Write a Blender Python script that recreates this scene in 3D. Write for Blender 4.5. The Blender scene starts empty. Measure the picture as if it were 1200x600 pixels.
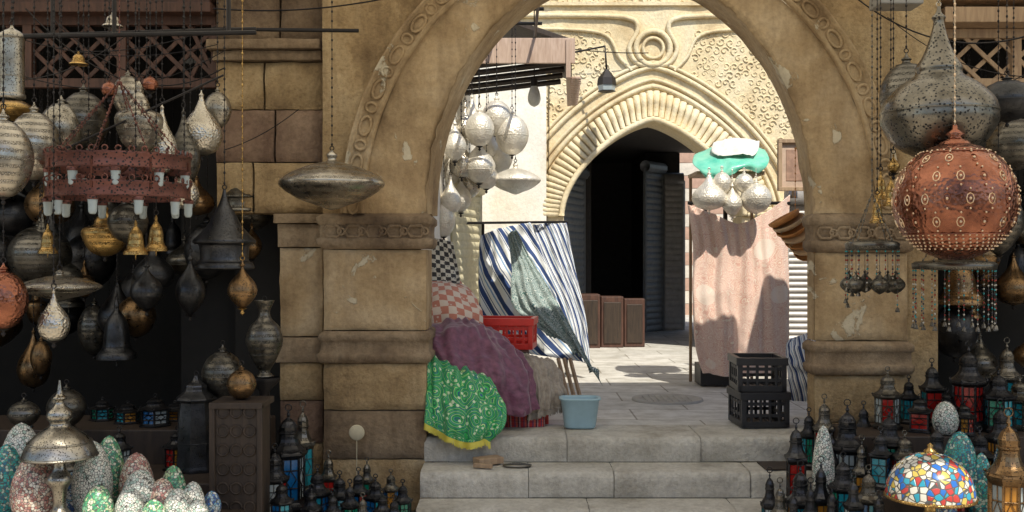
import bpy, math, random
from mathutils import Vector, noise, Matrix
R=random.Random(7)
CAMZ=1.63; F=1200.0
def W(px,py,d): return Vector(((px-600)/F*d, d, CAMZ+(300-py)/F*d))
def nz(x,y,z,s=1.0): return noise.noise(Vector((x*s,y*s,z*s)))
# ------------------------------------------------------------ materials
class M:
    def __init__(s,name):
        s.m=bpy.data.materials.new(name); s.m.use_nodes=True; s.t=s.m.node_tree
        s.b=s.t.nodes['Principled BSDF']; s.co=None
    def n(s,t): return s.t.nodes.new(t)
    def l(s,a,b): s.t.links.new(a,b)
    def vec(s,sc=(1,1,1),kind='Object',rot=(0,0,0)):
        if s.co is None: s.co=s.n('ShaderNodeTexCoord')
        mp=s.n('ShaderNodeMapping'); mp.inputs['Scale'].default_value=sc; mp.inputs['Rotation'].default_value=rot
        s.l(s.co.outputs[kind],mp.inputs['Vector']); return mp.outputs[0]
    def noise(s,v,scale,detail=4,rough=.55,dist=0):
        k=s.n('ShaderNodeTexNoise'); s.l(v,k.inputs['Vector']); k.inputs['Scale'].default_value=scale
        k.inputs['Detail'].default_value=min(detail,6); k.inputs['Roughness'].default_value=rough; k.inputs['Distortion'].default_value=dist
        return k.outputs['Fac']
    def vor(s,v,scale,feat='F1',out='Distance'):
        k=s.n('ShaderNodeTexVoronoi'); k.feature=feat; s.l(v,k.inputs['Vector']); k.inputs['Scale'].default_value=scale
        return k.outputs[out]
    def wave(s,v,scale,dist=0,dir='Z',det=2,typ='BANDS'):
        k=s.n('ShaderNodeTexWave'); k.wave_type=typ
        if typ=='BANDS': k.bands_direction=dir
        s.l(v,k.inputs['Vector']); k.inputs['Scale'].default_value=scale; k.inputs['Distortion'].default_value=dist
        k.inputs['Detail'].default_value=det
        return k.outputs['Fac']
    def ramp(s,f,stops,const=False):
        k=s.n('ShaderNodeValToRGB'); s.l(f,k.inputs[0]); r=k.color_ramp
        if const: r.interpolation='CONSTANT'
        while len(r.elements)<len(stops): r.elements.new(0.5)
        for e,(p,c) in zip(r.elements,stops):
            e.position=p
            if not hasattr(c,'__len__'): c=(c,c,c)
            e.color=(c[0],c[1],c[2],1)
        return k.outputs[0]
    def mix(s,f,a,b,mode='MIX'):
        k=s.n('ShaderNodeMix'); k.data_type='RGBA'; k.blend_type=mode
        for i,x in ((0,f),(6,a),(7,b)):
            if hasattr(x,'is_linked'): s.l(x,k.inputs[i])
            elif i==0: k.inputs[0].default_value=x
            else: k.inputs[i].default_value=(x[0],x[1],x[2],1)
        return k.outputs[2]
    def math(s,op,a,b=0):
        k=s.n('ShaderNodeMath'); k.operation=op
        for i,x in ((0,a),(1,b)):
            if hasattr(x,'is_linked'): s.l(x,k.inputs[i])
            else: k.inputs[i].default_value=x
        return k.outputs[0]
    def bump(s,h,st=.5,d=.01,prev=None):
        k=s.n('ShaderNodeBump'); k.inputs['Strength'].default_value=st; k.inputs['Distance'].default_value=d
        s.l(h,k.inputs['Height'])
        if prev is not None: s.l(prev,k.inputs['Normal'])
        return k.outputs[0]
    def out(s,col=None,rough=.8,metal=0,norm=None,**kw):
        if col is not None:
            if hasattr(col,'is_linked'): s.l(col,s.b.inputs['Base Color'])
            else: s.b.inputs['Base Color'].default_value=(*col,1)
        for nm,x in (('Roughness',rough),('Metallic',metal)):
            if hasattr(x,'is_linked'): s.l(x,s.b.inputs[nm])
            else: s.b.inputs[nm].default_value=x
        if norm is not None: s.l(norm,s.b.inputs['Normal'])
        for k,v in kw.items(): s.b.inputs[k].default_value=v
        return s.m

def stone(name,dark,mid,light,plaster=None,pth=.55,bump=.6,sc=1.0,streak=.5,grain=.5):
    m=M(name); v=m.vec()
    n1=m.noise(v,2.0*sc,9,.6,.3); c=m.ramp(n1,[(.30,dark),(.48,mid),(.70,light)])
    n2=m.noise(v,34*sc,8,.7); c=m.mix(grain,c,m.ramp(n2,[(.32,(.42,.40,.38)),(.58,(1,1,1))]),'MULTIPLY')
    st=m.noise(m.vec((6,6,.9)),1.6,5,.6); c=m.mix(streak,c,m.ramp(st,[(.34,(.42,.38,.35)),(.56,(1,1,1))]),'MULTIPLY')
    h=m.noise(v,14*sc,10,.7); nb=m.bump(h,bump,.03)
    if plaster:
        pm=m.noise(v,3.4,7,.6,.5); mask=m.ramp(pm,[(pth,0),(pth+.02,1)])
        pc=m.mix(.35,plaster,m.ramp(n2,[(.3,(.6,.6,.6)),(.6,(1,1,1))]),'MULTIPLY')
        c=m.mix(mask,c,pc); nb=m.bump(mask,.7,.012,nb)
    pits=m.vor(v,60*sc); nb=m.bump(m.ramp(pits,[(.0,0),(.2,1)]),.3,.006,nb)
    return m.out(c,.92,0,nb)

def metal(name,col,tar,rough=.34,pat='engrave',sc=60,met=.95,hole=.22):
    m=M(name); v=m.vec()
    n1=m.noise(v,7,5,.6); c=m.ramp(n1,[(.30,tar),(.72,col)])
    h=m.noise(v,70,3); nb=m.bump(h,.2,.003); mt=met
    if pat=='engrave':
        e=m.vor(v,sc,'DISTANCE_TO_EDGE'); er=m.ramp(e,[(.0,0),(.14,1)])
        band=m.wave(v,9,0,'Z',0); bm=m.ramp(band,[(.45,0),(.5,1)])
        er2=m.mix(bm,er,(1,1,1)); c=m.mix(er2,(tar[0]*.4,tar[1]*.4,tar[2]*.4),c)
        nb=m.bump(er2,.6,.003,nb)
    elif pat=='pierce':
        e=m.vor(v,sc); er=m.ramp(e,[(hole,0),(hole+.08,1)]); c=m.mix(er,(.004,.004,.004),c)
        mt=m.math('MULTIPLY',er,met); nb=m.bump(er,.8,.005,nb)
    elif pat=='hammer':
        e=m.vor(v,sc,'SMOOTH_F1'); nb=m.bump(e,.7,.007,nb)
    ro=m.ramp(m.noise(v,18,5),[(.3,rough*.7),(.7,min(1,rough*1.7))])
    return m.out(c,ro,mt,nb)
def mosaic(name,pal,sc=75,rough=.25):
    m=M(name); v=m.vec()
    k=m.n('ShaderNodeTexVoronoi'); m.l(v,k.inputs['Vector']); k.inputs['Scale'].default_value=sc
    sp=m.n('ShaderNodeSeparateColor'); m.l(k.outputs['Color'],sp.inputs[0])
    c=m.ramp(sp.outputs[0],[(i/len(pal),p) for i,p in enumerate(pal)],True)
    e=m.vor(v,sc,'DISTANCE_TO_EDGE'); g=m.ramp(e,[(.05,0),(.09,1)])
    c=m.mix(g,(.10,.095,.085),c)
    return m.out(c,rough,0,m.bump(g,.5,.003))
def wood(name,c1,c2,rough=.6):
    m=M(name); v=m.vec((1,1,1)); n=m.noise(m.vec((14,14,2)),2.2,7,.6,.8)
    c=m.ramp(n,[(.3,c1),(.7,c2)]); return m.out(c,rough,0,m.bump(n,.35,.006))
def plain(name,c,rough=.6,metal=0,var=.35,**kw):
    m=M(name); v=m.vec(); n=m.noise(v,11,6,.65)
    cc=m.mix(var,c,m.ramp(n,[(.3,(.35,.33,.32)),(.65,(1.15,1.12,1.1))]),'MULTIPLY')
    return m.out(cc,rough,metal,m.bump(m.noise(v,60,4),.2,.003),**kw)
def fabric(name,kind,**k):
    m=M(name); v=m.vec(kind='UV',rot=(0,0,k.get('rot',0))); w=m.noise(m.vec(kind='UV'),400,2)
    if kind=='stripe':
        sp=m.n('ShaderNodeSeparateXYZ'); m.l(v,sp.inputs[0])
        fr=m.math('FRACT',m.math('MULTIPLY',sp.outputs[0],k['n'])); c=m.ramp(fr,k['stops'],True)
        if k.get('cross'):
            fr2=m.math('FRACT',m.math('MULTIPLY',sp.outputs[1],k['cross'])); c=m.mix(.5,c,m.ramp(fr2,k['stops'],True),'MULTIPLY')
    elif kind=='ornate':
        d=m.n('ShaderNodeTexNoise'); m.l(v,d.inputs['Vector']); d.inputs['Scale'].default_value=k['s']*.8
        v2=m.mix(.06,v,d.outputs['Color'])
        a=m.vor(v2,k['s']); s1=m.math('FRACT',m.math('MULTIPLY',a,k.get('rings',4))); c=m.ramp(s1,k['stops'],True)
        b=m.vor(v2,k['s']*2.6,'F1'); c=m.mix(m.ramp(b,[(.22,1),(.26,0)]),c,k['dot'])
        big=m.noise(v,k['s']*.35,3); c=m.mix(m.ramp(big,[(.46,0),(.5,k.get('big',.4))]),c,k['dot2'])
        if k.get('medal'):
            md=m.vor(v,k['medal']); c=m.mix(m.ramp(md,[(.0,.75),(.26,.75),(.27,0)],True),c,k['mcol'])
    elif kind=='check':
        ch=m.n('ShaderNodeTexChecker'); m.l(v,ch.inputs[0]); ch.inputs['Scale'].default_value=k['s']
        ch.inputs[1].default_value=(*k['a'],1); ch.inputs[2].default_value=(*k['b'],1); c=ch.outputs[0]
        c=m.mix(m.ramp(m.vor(v,k['s']*1.7),[(.2,1),(.25,0)]),c,k.get('c',(.3,.1,.08)))
    else:
        c=m.ramp(m.noise(v,k.get('s',8),7,.65),[(.3,k['a']),(.65,k['b'])])
    nb=m.bump(m.noise(v,k.get('wr',14),4,.5,.6),k.get('bs',.3),.02); nb=m.bump(w,.15,.002,nb)
    return m.out(c,k.get('rough',.8),0,nb,**{'Sheen Weight':k.get('sheen',.1)})

SANDC=stone('sandstone_plaster',(.25,.16,.08),(.45,.32,.175),(.58,.45,.29),(.58,.50,.36),.60,.55,1,.4,.4)
SAND=stone('sandstone_block',(.20,.125,.06),(.42,.29,.145),(.56,.42,.24),None,bump=.9,sc=1.2,streak=.4)
REDST=stone('red_course_stone',(.11,.06,.04),(.21,.13,.085),(.34,.23,.15),None,bump=.8)
BROWNST=stone('brown_trim_stone',(.13,.085,.052),(.27,.19,.115),(.41,.31,.20),None,bump=.7)
PALE=stone('sunlit_limestone',(.62,.48,.28),(.80,.67,.43),(.85,.76,.56),None,bump=.5,streak=.12,grain=.35)
SUNW=stone('sun_bright_plaster',(.80,.73,.60),(.87,.83,.74),(.89,.87,.82),None,bump=.3,streak=.08,grain=.25)  # near-white base colour stands in for sun glare burning out the wall
STEP=stone('step_stone',(.36,.33,.27),(.55,.52,.45),(.66,.63,.56),None,bump=.8,streak=.3,grain=.4)
DARKW=plain('shade_dark_plaster',(.013,.012,.011),.9); DARKP=plain('passage_plaster',(.06,.055,.052),.9)  # first colour: shop shade put into the walls as near-black
ROADM=stone('street_paving',(.32,.28,.22),(.44,.39,.32),(.52,.47,.40),None,bump=.5,streak=0)
m=M('courtyard_paving'); v=m.vec(); br=m.n('ShaderNodeTexBrick'); m.l(v,br.inputs[0]); br.inputs['Scale'].default_value=1.25
br.inputs['Color1'].default_value=(.62,.60,.56,1); br.inputs['Color2'].default_value=(.53,.515,.475,1); br.inputs['Mortar'].default_value=(.28,.26,.22,1)
br.inputs['Mortar Size'].default_value=.009; br.inputs['Row Height'].default_value=.6; br.inputs['Brick Width'].default_value=1.1
c=m.mix(.75,br.outputs[0],m.ramp(m.noise(v,5,9,.7),[(.32,(.58,.55,.51)),(.6,(1.1,1.1,1.1))]),'MULTIPLY')
FLOORM=m.out(c,.75,0,m.bump(m.noise(v,22,8),.35,.01))
SIL=metal('engraved_silver',(.66,.61,.52),(.24,.21,.165),.24,'engrave',115)
SIL2=metal('hammered_silver',(.74,.69,.60),(.38,.34,.27),.22,'hammer',90)
SILP=metal('pierced_nickel',(.56,.52,.44),(.22,.195,.155),.26,'pierce',110)
DARKNI=metal('smoked_pierced_metal',(.30,.275,.23),(.11,.10,.082),.26,'pierce',58,hole=.26)
PALEM=metal('satin_white_metal',(.86,.82,.74),(.66,.61,.51),.36,'hammer',80,.5)
OLD=metal('tarnished_metal',(.26,.24,.205),(.08,.074,.062),.30,'engrave',100)
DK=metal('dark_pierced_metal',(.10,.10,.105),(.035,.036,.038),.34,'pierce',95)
BRASS=metal('brass',(.72,.47,.17),(.32,.19,.065),.24,'engrave',110)
BRONZE=metal('bronze',(.40,.25,.125),(.14,.085,.04),.28,'pierce',110)
COPP=metal('copper_hammered',(.47,.19,.115),(.17,.065,.042),.22,'hammer',60)
IRON=plain('wrought_iron',(.025,.022,.022),.5,.5)
RUST=metal('rusty_pierced_iron',(.24,.095,.07),(.10,.042,.035),.45,'pierce',62,.6,.26)
GOLDP=plain('brass_studs',(.82,.62,.42),.28,.9)
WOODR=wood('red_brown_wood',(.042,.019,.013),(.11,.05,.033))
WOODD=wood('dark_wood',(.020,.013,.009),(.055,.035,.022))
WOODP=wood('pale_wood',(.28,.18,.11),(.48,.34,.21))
GL=[plain('glass_blue',(.01,.14,.36),.06,0,.3),plain('glass_red',(.40,.02,.015),.06,0,.3),plain('glass_green',(.01,.24,.14),.06,0,.3),
    plain('glass_amber',(.50,.22,.03),.06,0,.3),plain('glass_clear',(.42,.48,.48),.05,0,.2),plain('glass_teal',(.02,.28,.34),.06,0,.3)]
MOS=[mosaic('mosaic_green',[(.10,.42,.18),(.50,.64,.36),(.06,.28,.17),(.74,.76,.58),(.22,.52,.3)]),
     mosaic('mosaic_pink',[(.56,.32,.28),(.70,.60,.49),(.42,.18,.15),(.64,.46,.34),(.76,.70,.6)]),
     mosaic('mosaic_blue',[(.08,.2,.48),(.2,.42,.56),(.7,.71,.67),(.04,.1,.28),(.42,.56,.64)]),
     mosaic('mosaic_white',[(.78,.76,.68),(.64,.70,.64),(.80,.77,.68),(.40,.52,.44),(.73,.73,.64)]),
     mosaic('mosaic_teal',[(.02,.3,.32),(.06,.44,.42),(.02,.16,.24),(.5,.64,.54),(.06,.36,.28)])]
MOSD=mosaic('mosaic_multicolour',[(.7,.67,.57),(.5,.06,.05),(.03,.15,.5),(.72,.69,.6),(.04,.33,.46),(.6,.45,.1)],34)
# ------------------------------------------------------------ builder
def crv(p,k=4):
    out=[]
    for i in range(len(p)-1):
        p0=p[max(i-1,0)];p1=p[i];p2=p[i+1];p3=p[min(i+2,len(p)-1)]
        for j in range(k):
            t=j/k
            out.append(tuple(.5*((2*b)+(-a+c)*t+(2*a-5*b+4*c-d)*t*t+(-a+3*b-3*c+d)*t**3) for a,b,c,d in zip(p0,p1,p2,p3)))
    out.append(tuple(p[-1])); return out
class B:
    def __init__(s): s.v=[];s.f=[];s.m=[];s.sm=[];s.uv=[]
    def add(s,vs,fs,mi=0,sm=False,uv=None):
        o=len(s.v); s.v+=[tuple(q) for q in vs]; s.uv+=uv if uv else [(q[0],q[2]) for q in vs]
        for f in fs: s.f.append(tuple(i+o for i in f)); s.m.append(mi); s.sm.append(sm)
    def box(s,c,size,mi=0,rz=0,rot=None):
        x,y,z=[q/2 for q in size]; c=Vector(c); mt=rot if rot else Matrix.Rotation(rz,3,'Z')
        vs=[c+mt@Vector((a*x,b*y,d*z)) for a in(-1,1) for b in(-1,1) for d in(-1,1)]
        s.add(vs,[(0,1,3,2),(4,6,7,5),(0,4,5,1),(2,3,7,6),(0,2,6,4),(1,5,7,3)],mi)
    def bb(s,x0,x1,y0,y1,z0,z1,mi=0): s.box(((x0+x1)/2,(y0+y1)/2,(z0+z1)/2),(abs(x1-x0),abs(y1-y0),abs(z1-z0)),mi)
    def lathe(s,prof,n,c,mi=0,sm=True,sx=1,rot=0,tilt=None):
        vs=[];fs=[]; c=Vector(c)
        for r,z in prof:
            for i in range(n):
                a=rot+2*math.pi*i/n; q=Vector((max(r,.0003)*math.cos(a)*sx,max(r,.0003)*math.sin(a),z))
                if tilt: q=tilt@q
                vs.append(c+q)
        for j in range(len(prof)-1):
            for i in range(n):
                k=(i+1)%n; fs.append((j*n+i,j*n+k,(j+1)*n+k,(j+1)*n+i))
        s.add(vs,fs,mi,sm)
    def tube(s,pts,r,n=6,mi=0,closed=False,r2=None):
        pts=[Vector(p) for p in pts]; vs=[];fs=[];L=len(pts)
        for i,p in enumerate(pts):
            a=pts[i-1] if (i>0 or closed) else p; b=pts[(i+1)%L] if (i<L-1 or closed) else p
            t=(b-a).normalized() if (b-a).length>0 else Vector((0,0,1))
            u=t.cross(Vector((0,1,0))) 
            if u.length<.15: u=t.cross(Vector((1,0,0)))
            u.normalize(); w=t.cross(u); rr=r if r2 is None else r+(r2-r)*i/(L-1)
            for j in range(n):
                q=2*math.pi*j/n; vs.append(p+u*rr*math.cos(q)+w*rr*math.sin(q))
        for i in range(L if closed else L-1):
            for j in range(n):
                k=(j+1)%n; i2=(i+1)%L; fs.append((i*n+j,i*n+k,i2*n+k,i2*n+j))
        if not closed: fs+= [tuple(range(n)),tuple(range((L-1)*n,L*n))]
        s.add(vs,fs,mi,n>4)
    def ring(s,c,Rr,r,mi=0,n=20,ax='z',k=5):
        c=Vector(c); pts=[]
        for i in range(n):
            a=2*math.pi*i/n; x,y=Rr*math.cos(a),Rr*math.sin(a)
            pts.append(c+(Vector((x,y,0)) if ax=='z' else Vector((x,0,y)) if ax=='y' else Vector((0,x,y))))
        s.tube(pts,r,k,mi,True)
    def ball(s,c,r,mi=0,n=10,sz=1):
        k=max(4,n//2); s.lathe([(r*math.sin(math.pi*i/k),-r*sz*math.cos(math.pi*i/k)) for i in range(k+1)],n,c,mi)
    def chain(s,p0,p1,mi=0,r=.006):
        p0=Vector(p0);p1=Vector(p1);L=(p1-p0).length; n=max(2,int(L/.028))
        s.tube([p0,p1],r*.35,4,mi)
        for i in range(n): 
            q=p0.lerp(p1,(i+.5)/n); s.lathe([(0,-.011),(r,-.004),(r,.004),(0,.011)],5,q,mi,sx=.4 if i%2 else 1)
    def grid(s,fn,nu,nv,mi=0,sm=True,us=1,vs_=1):
        vs=[];uv=[]
        for j in range(nv+1):
            for i in range(nu+1):
                vs.append(fn(i/nu,j/nv)); uv.append((i/nu*us,j/nv*vs_))
        s.add(vs,[(j*(nu+1)+i,j*(nu+1)+i+1,(j+1)*(nu+1)+i+1,(j+1)*(nu+1)+i) for j in range(nv) for i in range(nu)],mi,sm,uv)
    def rough(s,x0,x1,y0,y1,z0,z1,mi=0,amp=.012,rd=.018,cell=.035):
        nx=max(2,int((x1-x0)/cell)); nzv=max(2,int((z1-z0)/cell))
        def fn(u,v):
            x=x0+(x1-x0)*u; z=z0+(z1-z0)*v
            e=min(x-x0,x1-x,z-z0,z1-z); k=max(0,1-e/rd)
            n=nz(x,y0,z,5)*.6+nz(x,y0,z,14)*.4
            ch=max(0,nz(x+5,y0,z,3.2)-.28)*.09
            cx=(x-(x0+x1)/2); cz=(z-(z0+z1)/2)
            return (x-(math.copysign(.004,cx) if k>0.9 else 0)*(1+n),y0+amp*n+rd*.8*k*(1+.8*n)+min(ch,.02),z-(math.copysign(.004,cz) if k>.9 else 0)*(1+n))
        s.grid(fn,nx,nzv,mi)
        yy=y0+rd*.4+.014
        s.bb(x0+.003,x1-.003,yy+.012,y1,z0+.003,z1-.003,mi)
    def make(s,name,mats,loc=None,bevel=0,solid=0):
        if loc is None: loc=Vector((0,0,0))
        loc=Vector(loc)
        me=bpy.data.meshes.new(name); me.from_pydata([tuple(Vector(q)-loc) for q in s.v],[],s.f)
        if not isinstance(mats,(list,tuple)): mats=[mats]
        for q in mats: me.materials.append(q)
        me.polygons.foreach_set('material_index',s.m); me.polygons.foreach_set('use_smooth',s.sm)
        ul=me.uv_layers.new(name='UVMap')
        for lp in me.loops: ul.data[lp.index].uv=s.uv[lp.vertex_index]
        me.update(); o=bpy.data.objects.new(name,me); o.location=loc; bpy.context.scene.collection.objects.link(o)
        if bevel:
            md=o.modifiers.new('b','BEVEL'); md.width=bevel; md.segments=2; md.limit_method='ANGLE'
        if solid:
            md=o.modifiers.new('s','SOLIDIFY'); md.thickness=solid; md.offset=0
        return o
# ------------------------------------------------------------ ARCH GATEWAY
YW=6.5; YB=6.95; CX=.688; SZ=1.90
def ell(a,b,t,cx=CX,cz=SZ): return (cx+a*math.cos(t), cz+b*math.sin(t))
g=B()
K=120
def chip(x,z): return min(max(0,nz(x+3,2,z,2.6)-.2)*.12,.018)
def fr(u,v):
    t=math.pi*(1-u); a=1.23+(1.62-1.23)*v; b=1.571+(1.75-1.571)*v
    e=max(0,1-v*9); jag=e*abs(nz(t*4,0,0,3))*.03
    x,z=ell(a+jag,b+jag,t); n=nz(x,3,z,3.5)*.014+nz(x,7,z,12)*.008+chip(x,z)
    return (x,YW+n+.03*e,z)
g.grid(fr,K,18,0)
def intr(u,v):
    t=math.pi*(1-u); jag=abs(nz(t*4,0,0,3))*.03*max(0,1-v*4); x0,z0=ell(1.23+jag,1.571+jag,t); x1,z1=ell(1.245,1.59,t,.74); n=nz(x0*2,v*3,z0*2,3)*.012*min(1,v*4)
    return (x0+(x1-x0)*v+n,YW+.025+(YB-YW-.025)*v,z0+(z1-z0)*v+n)
g.grid(intr,K,8,0)
prof=[(0,.0),(.0,-.035),(.12,-.05),(.22,-.03),(.3,-.02),(.7,-.02),(.78,-.03),(.88,-.055),(1,-.04),(1,.0)]
def bandf(u,v):
    t=math.pi*(1-u); i=v*(len(prof)-1); k=min(int(i),len(prof)-2); f=i-k
    w=prof[k][0]*(1-f)+prof[k+1][0]*f; d=prof[k][1]*(1-f)+prof[k+1][1]*f
    x,z=ell(1.62+.15*w,1.75+.15*w,t); return (x,YW+d+nz(x,1,z,9)*.012,z)
g.grid(bandf,K*2,len(prof)-1,0)
for i in range(46):
    t=math.pi*(i+.5)/46; cx,cz=ell(1.695,1.825,t)
    tx,tz=-1.695*math.sin(t),1.825*math.cos(t); L=math.hypot(tx,tz); tx/=L;tz/=L
    pts=[]
    for j in range(12):
        a=2*math.pi*j/12; p=math.cos(a)*(.062 if i%2 else .03); q=math.sin(a)*.035
        pts.append((cx+tx*p-tz*q,YW-.027,cz+tz*p+tx*q))
    g.tube(pts,.0105,5,0,True)
XL,XR,ZT=-1.2025,2.72,3.55
def rect(t):
    dx,dz=math.cos(t)*1.77,math.sin(t)*1.9; k=1e9
    if dx>1e-6: k=min(k,(XR-CX)/dx)
    if dx<-1e-6: k=min(k,(XL-CX)/dx)
    if dz>1e-6: k=min(k,(ZT+.3-SZ)/dz)
    k=max(k,1.0); return (CX+dx*k,min(SZ+dz*k,3.85))
def span(u,v):
    t=math.pi*(1-u); x0,z0=ell(1.77,1.9,t); x1,z1=rect(t); x=x0+(x1-x0)*v; z=z0+(z1-z0)*v
    return (x,YW+nz(x,3,z,4)*.016+nz(x,9,z,13)*.008,z)
g.grid(span,K,8,2)
def backf(u,v):
    t=math.pi*(1-u); x0,z0=ell(1.245,1.59,t,.74); x1,z1=rect(t)
    return (x0+(x1-x0)*v,YB,z0+(z1-z0)*v)
g.grid(backf,K,2,0,sm=False)
g.bb(XR-.06,XR-.003,YW+.03,YB-.003,SZ+.002,ZT-.052,0)
def pier(x0,x1,z_lv,seed,yb):
    ct,cb,bt,bb_=z_lv
    def fluted(za,zb,mi,pr):
        pf=[(0,0),(.05,pr*.6),(.15,pr),(.28,pr),(.34,pr*.45),(.66,pr*.45),(.72,pr*.9),(.88,pr),(.95,pr*.5),(1,0)]
        def fn(u,v):
            i=v*(len(pf)-1);k=min(int(i),len(pf)-2);f=i-k; zz=za+(zb-za)*(pf[k][0]*(1-f)+pf[k+1][0]*f); d=pf[k][1]*(1-f)+pf[k+1][1]*f
            if u<.12: q=u/.12; x=x0-d; y=yb-(yb-YW+d)*q
            elif u>.88: q=(u-.88)/.12; x=x1+d; y=YW-d+(yb-YW+d)*q
            else: q=(u-.12)/.76; x=x0-d+(x1-x0+2*d)*q; y=YW-d
            n=nz(x,y,zz,11)*.014
            return (x+n,y+n,zz)
        g.grid(fn,60,18,mi)
    fluted(cb,ct,1,.035); fluted(bb_,bt,1,.03)
    zc=(ct+cb)/2; n=5
    for i in range(n):
        xc=x0+(x1-x0)*(i+.5)/n; hw=(x1-x0)/n*.42
        g.tube([(xc-hw,YW-.022,zc),(xc-hw*.6,YW-.024,zc+.035),(xc+hw*.6,YW-.024,zc+.035),(xc+hw,YW-.022,zc),(xc+hw*.6,YW-.024,zc-.035),(xc-hw*.6,YW-.024,zc-.035)],.011,5,1,True)
        g.ring((xc+hw,YW-.025,zc),.022,.009,1,8,'y')
    g.rough(x0,x1,YW,yb,bt,cb,0,.018,.02)
    z=bb_; k=0
    for h in (.30,.31,.33,.3):
        z2=max(z-h,0); 
        if seed==0 or k!=1: g.rough(x0,x1,YW,yb,z2,z,2 if k%2==0 else 1,.02,.022)
        else:
            xm=(x0*.45+x1*.55); g.rough(x0,xm,YW,yb,z2,z,2,.022,.02); g.rough(xm,x1,YW,yb,z2,z,3,.022,.02)
        z=z2; k+=1
        if z<=0: break
s=YW/F
pier(-1.2025,-.5417,(1.90,CAMZ+8*s,CAMZ-88*s,CAMZ-126*s),0,YB)
pier(1.923,2.52,(1.90,CAMZ+4*s,CAMZ-100*s,CAMZ-140*s),1,6.68)
g.bb(2.06,2.44,6.69,YB-.005,0,1.896,0)
g.bb(2.45,2.72,YW+.04,YB-.004,.0,1.897,2)
g.make('stone_archway',[SANDC,BROWNST,SAND,REDST])
g=B(); y0=6.62; sc=y0/F
def zz(p): return CAMZ+(300-p)*sc
def xx(p): return (p-600)*sc
x0,x1=xx(252),xx(378)
for (a,b,mi,sp) in ((-100,-40,0,.4),(-40,48,2,.6),(72,128,0,.45),(128,190,1,.55),(190,250,0,.35)):
    xm=x0+(x1-x0)*sp
    g.rough(x0,xm-.003,y0,7.1,zz(b),zz(a),mi,.035,.022); g.rough(xm+.003,x1,y0,7.1,zz(b),zz(a),mi,.035,.022)
g.rough(x0-.04,x1,y0-.10,7.1,zz(60),zz(48),2,.008,.012); g.rough(x0-.01,x1,y0-.05,7.1,zz(72),zz(60),2,.008,.012)
x0=xx(327)
g.rough(x0-.03,x1,y0-.05,7.1,zz(262),zz(250),2,.006,.01); g.rough(x0-.01,x1,y0-.02,7.1,zz(290),zz(262),2,.02,.02)
g.rough(x0,x1,y0,7.1,zz(395),zz(290),3,.02,.02); g.rough(x0-.02,x1,y0-.03,7.1,zz(425),zz(395),2,.01,.02)
for a,b,mi in ((425,470,0),(470,520,1),(520,560,0),(560,600,2)): g.rough(x0,x1,y0,7.1,zz(b),zz(a),mi,.025,.02)
g.make('stone_wall',[SAND,REDST,BROWNST,SANDC])
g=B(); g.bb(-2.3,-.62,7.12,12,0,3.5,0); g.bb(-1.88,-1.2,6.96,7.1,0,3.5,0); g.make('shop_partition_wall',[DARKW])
# ------------------------------------------------------------ SHOPS (dark interiors)
g=B()
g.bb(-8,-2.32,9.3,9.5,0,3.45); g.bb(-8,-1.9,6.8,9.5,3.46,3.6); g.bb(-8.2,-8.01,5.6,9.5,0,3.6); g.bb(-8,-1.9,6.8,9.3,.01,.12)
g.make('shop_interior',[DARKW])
g=B()
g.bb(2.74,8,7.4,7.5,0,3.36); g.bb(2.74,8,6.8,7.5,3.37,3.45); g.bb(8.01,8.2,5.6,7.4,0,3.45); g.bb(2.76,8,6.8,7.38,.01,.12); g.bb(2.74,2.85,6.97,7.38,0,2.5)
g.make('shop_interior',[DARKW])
def lattice(name,x0,x1,z0,z1,y,mat,step=.17):
    g=B(); t=.035
    for z in (z0,z1): g.bb(x0,x1,y-.03,y+.03,z-.03,z+.03)
    n=int((x1-x0)/.62)+1
    for i in range(n+1): x=x0+(x1-x0)*i/n; g.bb(x-.03,x+.03,y-.035,y+.035,z0+.03,z1-.03)
    h=z1-z0; x=x0
    while x<x1:
        for sg in (-1,1):
            w=min(h*.9,x1-x); c=(x+w/2,y+.008*sg,(z0+z1)/2); L=math.hypot(w,h-.05)
            g.box(c,(L,.014,.028),0,rot=Matrix.Rotation(-sg*math.atan2(h-.05,w),3,'Y'))
        x+=step
    return g.make(name,[mat],bevel=.003)
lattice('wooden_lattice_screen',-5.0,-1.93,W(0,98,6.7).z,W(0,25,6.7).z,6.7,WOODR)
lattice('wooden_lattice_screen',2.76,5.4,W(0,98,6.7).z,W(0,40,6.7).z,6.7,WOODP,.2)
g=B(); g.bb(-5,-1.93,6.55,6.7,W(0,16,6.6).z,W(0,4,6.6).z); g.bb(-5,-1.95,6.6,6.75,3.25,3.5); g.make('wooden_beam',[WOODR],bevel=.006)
g=B(); g.bb(2.75,5.4,6.5,6.72,W(0,30,6.6).z,W(0,12,6.6).z); g.bb(2.75,5.4,6.6,6.8,3.28,3.5); g.make('wooden_beam',[WOODP],bevel=.006)
m=M('light_diffusing_canvas'); nt_=m.t  # translucent sheet, added to spread soft sunlight over the front
df=m.n('ShaderNodeBsdfDiffuse'); tr=m.n('ShaderNodeBsdfTranslucent'); mx=m.n('ShaderNodeMixShader')
df.inputs[0].default_value=(.70,.62,.48,1); tr.inputs[0].default_value=(.92,.84,.68,1); mx.inputs[0].default_value=.76
m.l(df.outputs[0],mx.inputs[1]); m.l(tr.outputs[0],mx.inputs[2]); m.l(mx.outputs[0],nt_.nodes['Material Output'].inputs[0]); CANV=m.m
g=B()
g.grid(lambda u,v:(-9+18*u,2.7+3.75*v,3.80+.03*math.sin(v*math.pi*3)+nz(u*18,v*4,0,1)*.05-.15*v),60,16,0)
for y in (2.8,4.6,6.3): g.bb(-9,9,y-.025,y+.025,3.54,3.6,1)
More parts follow.
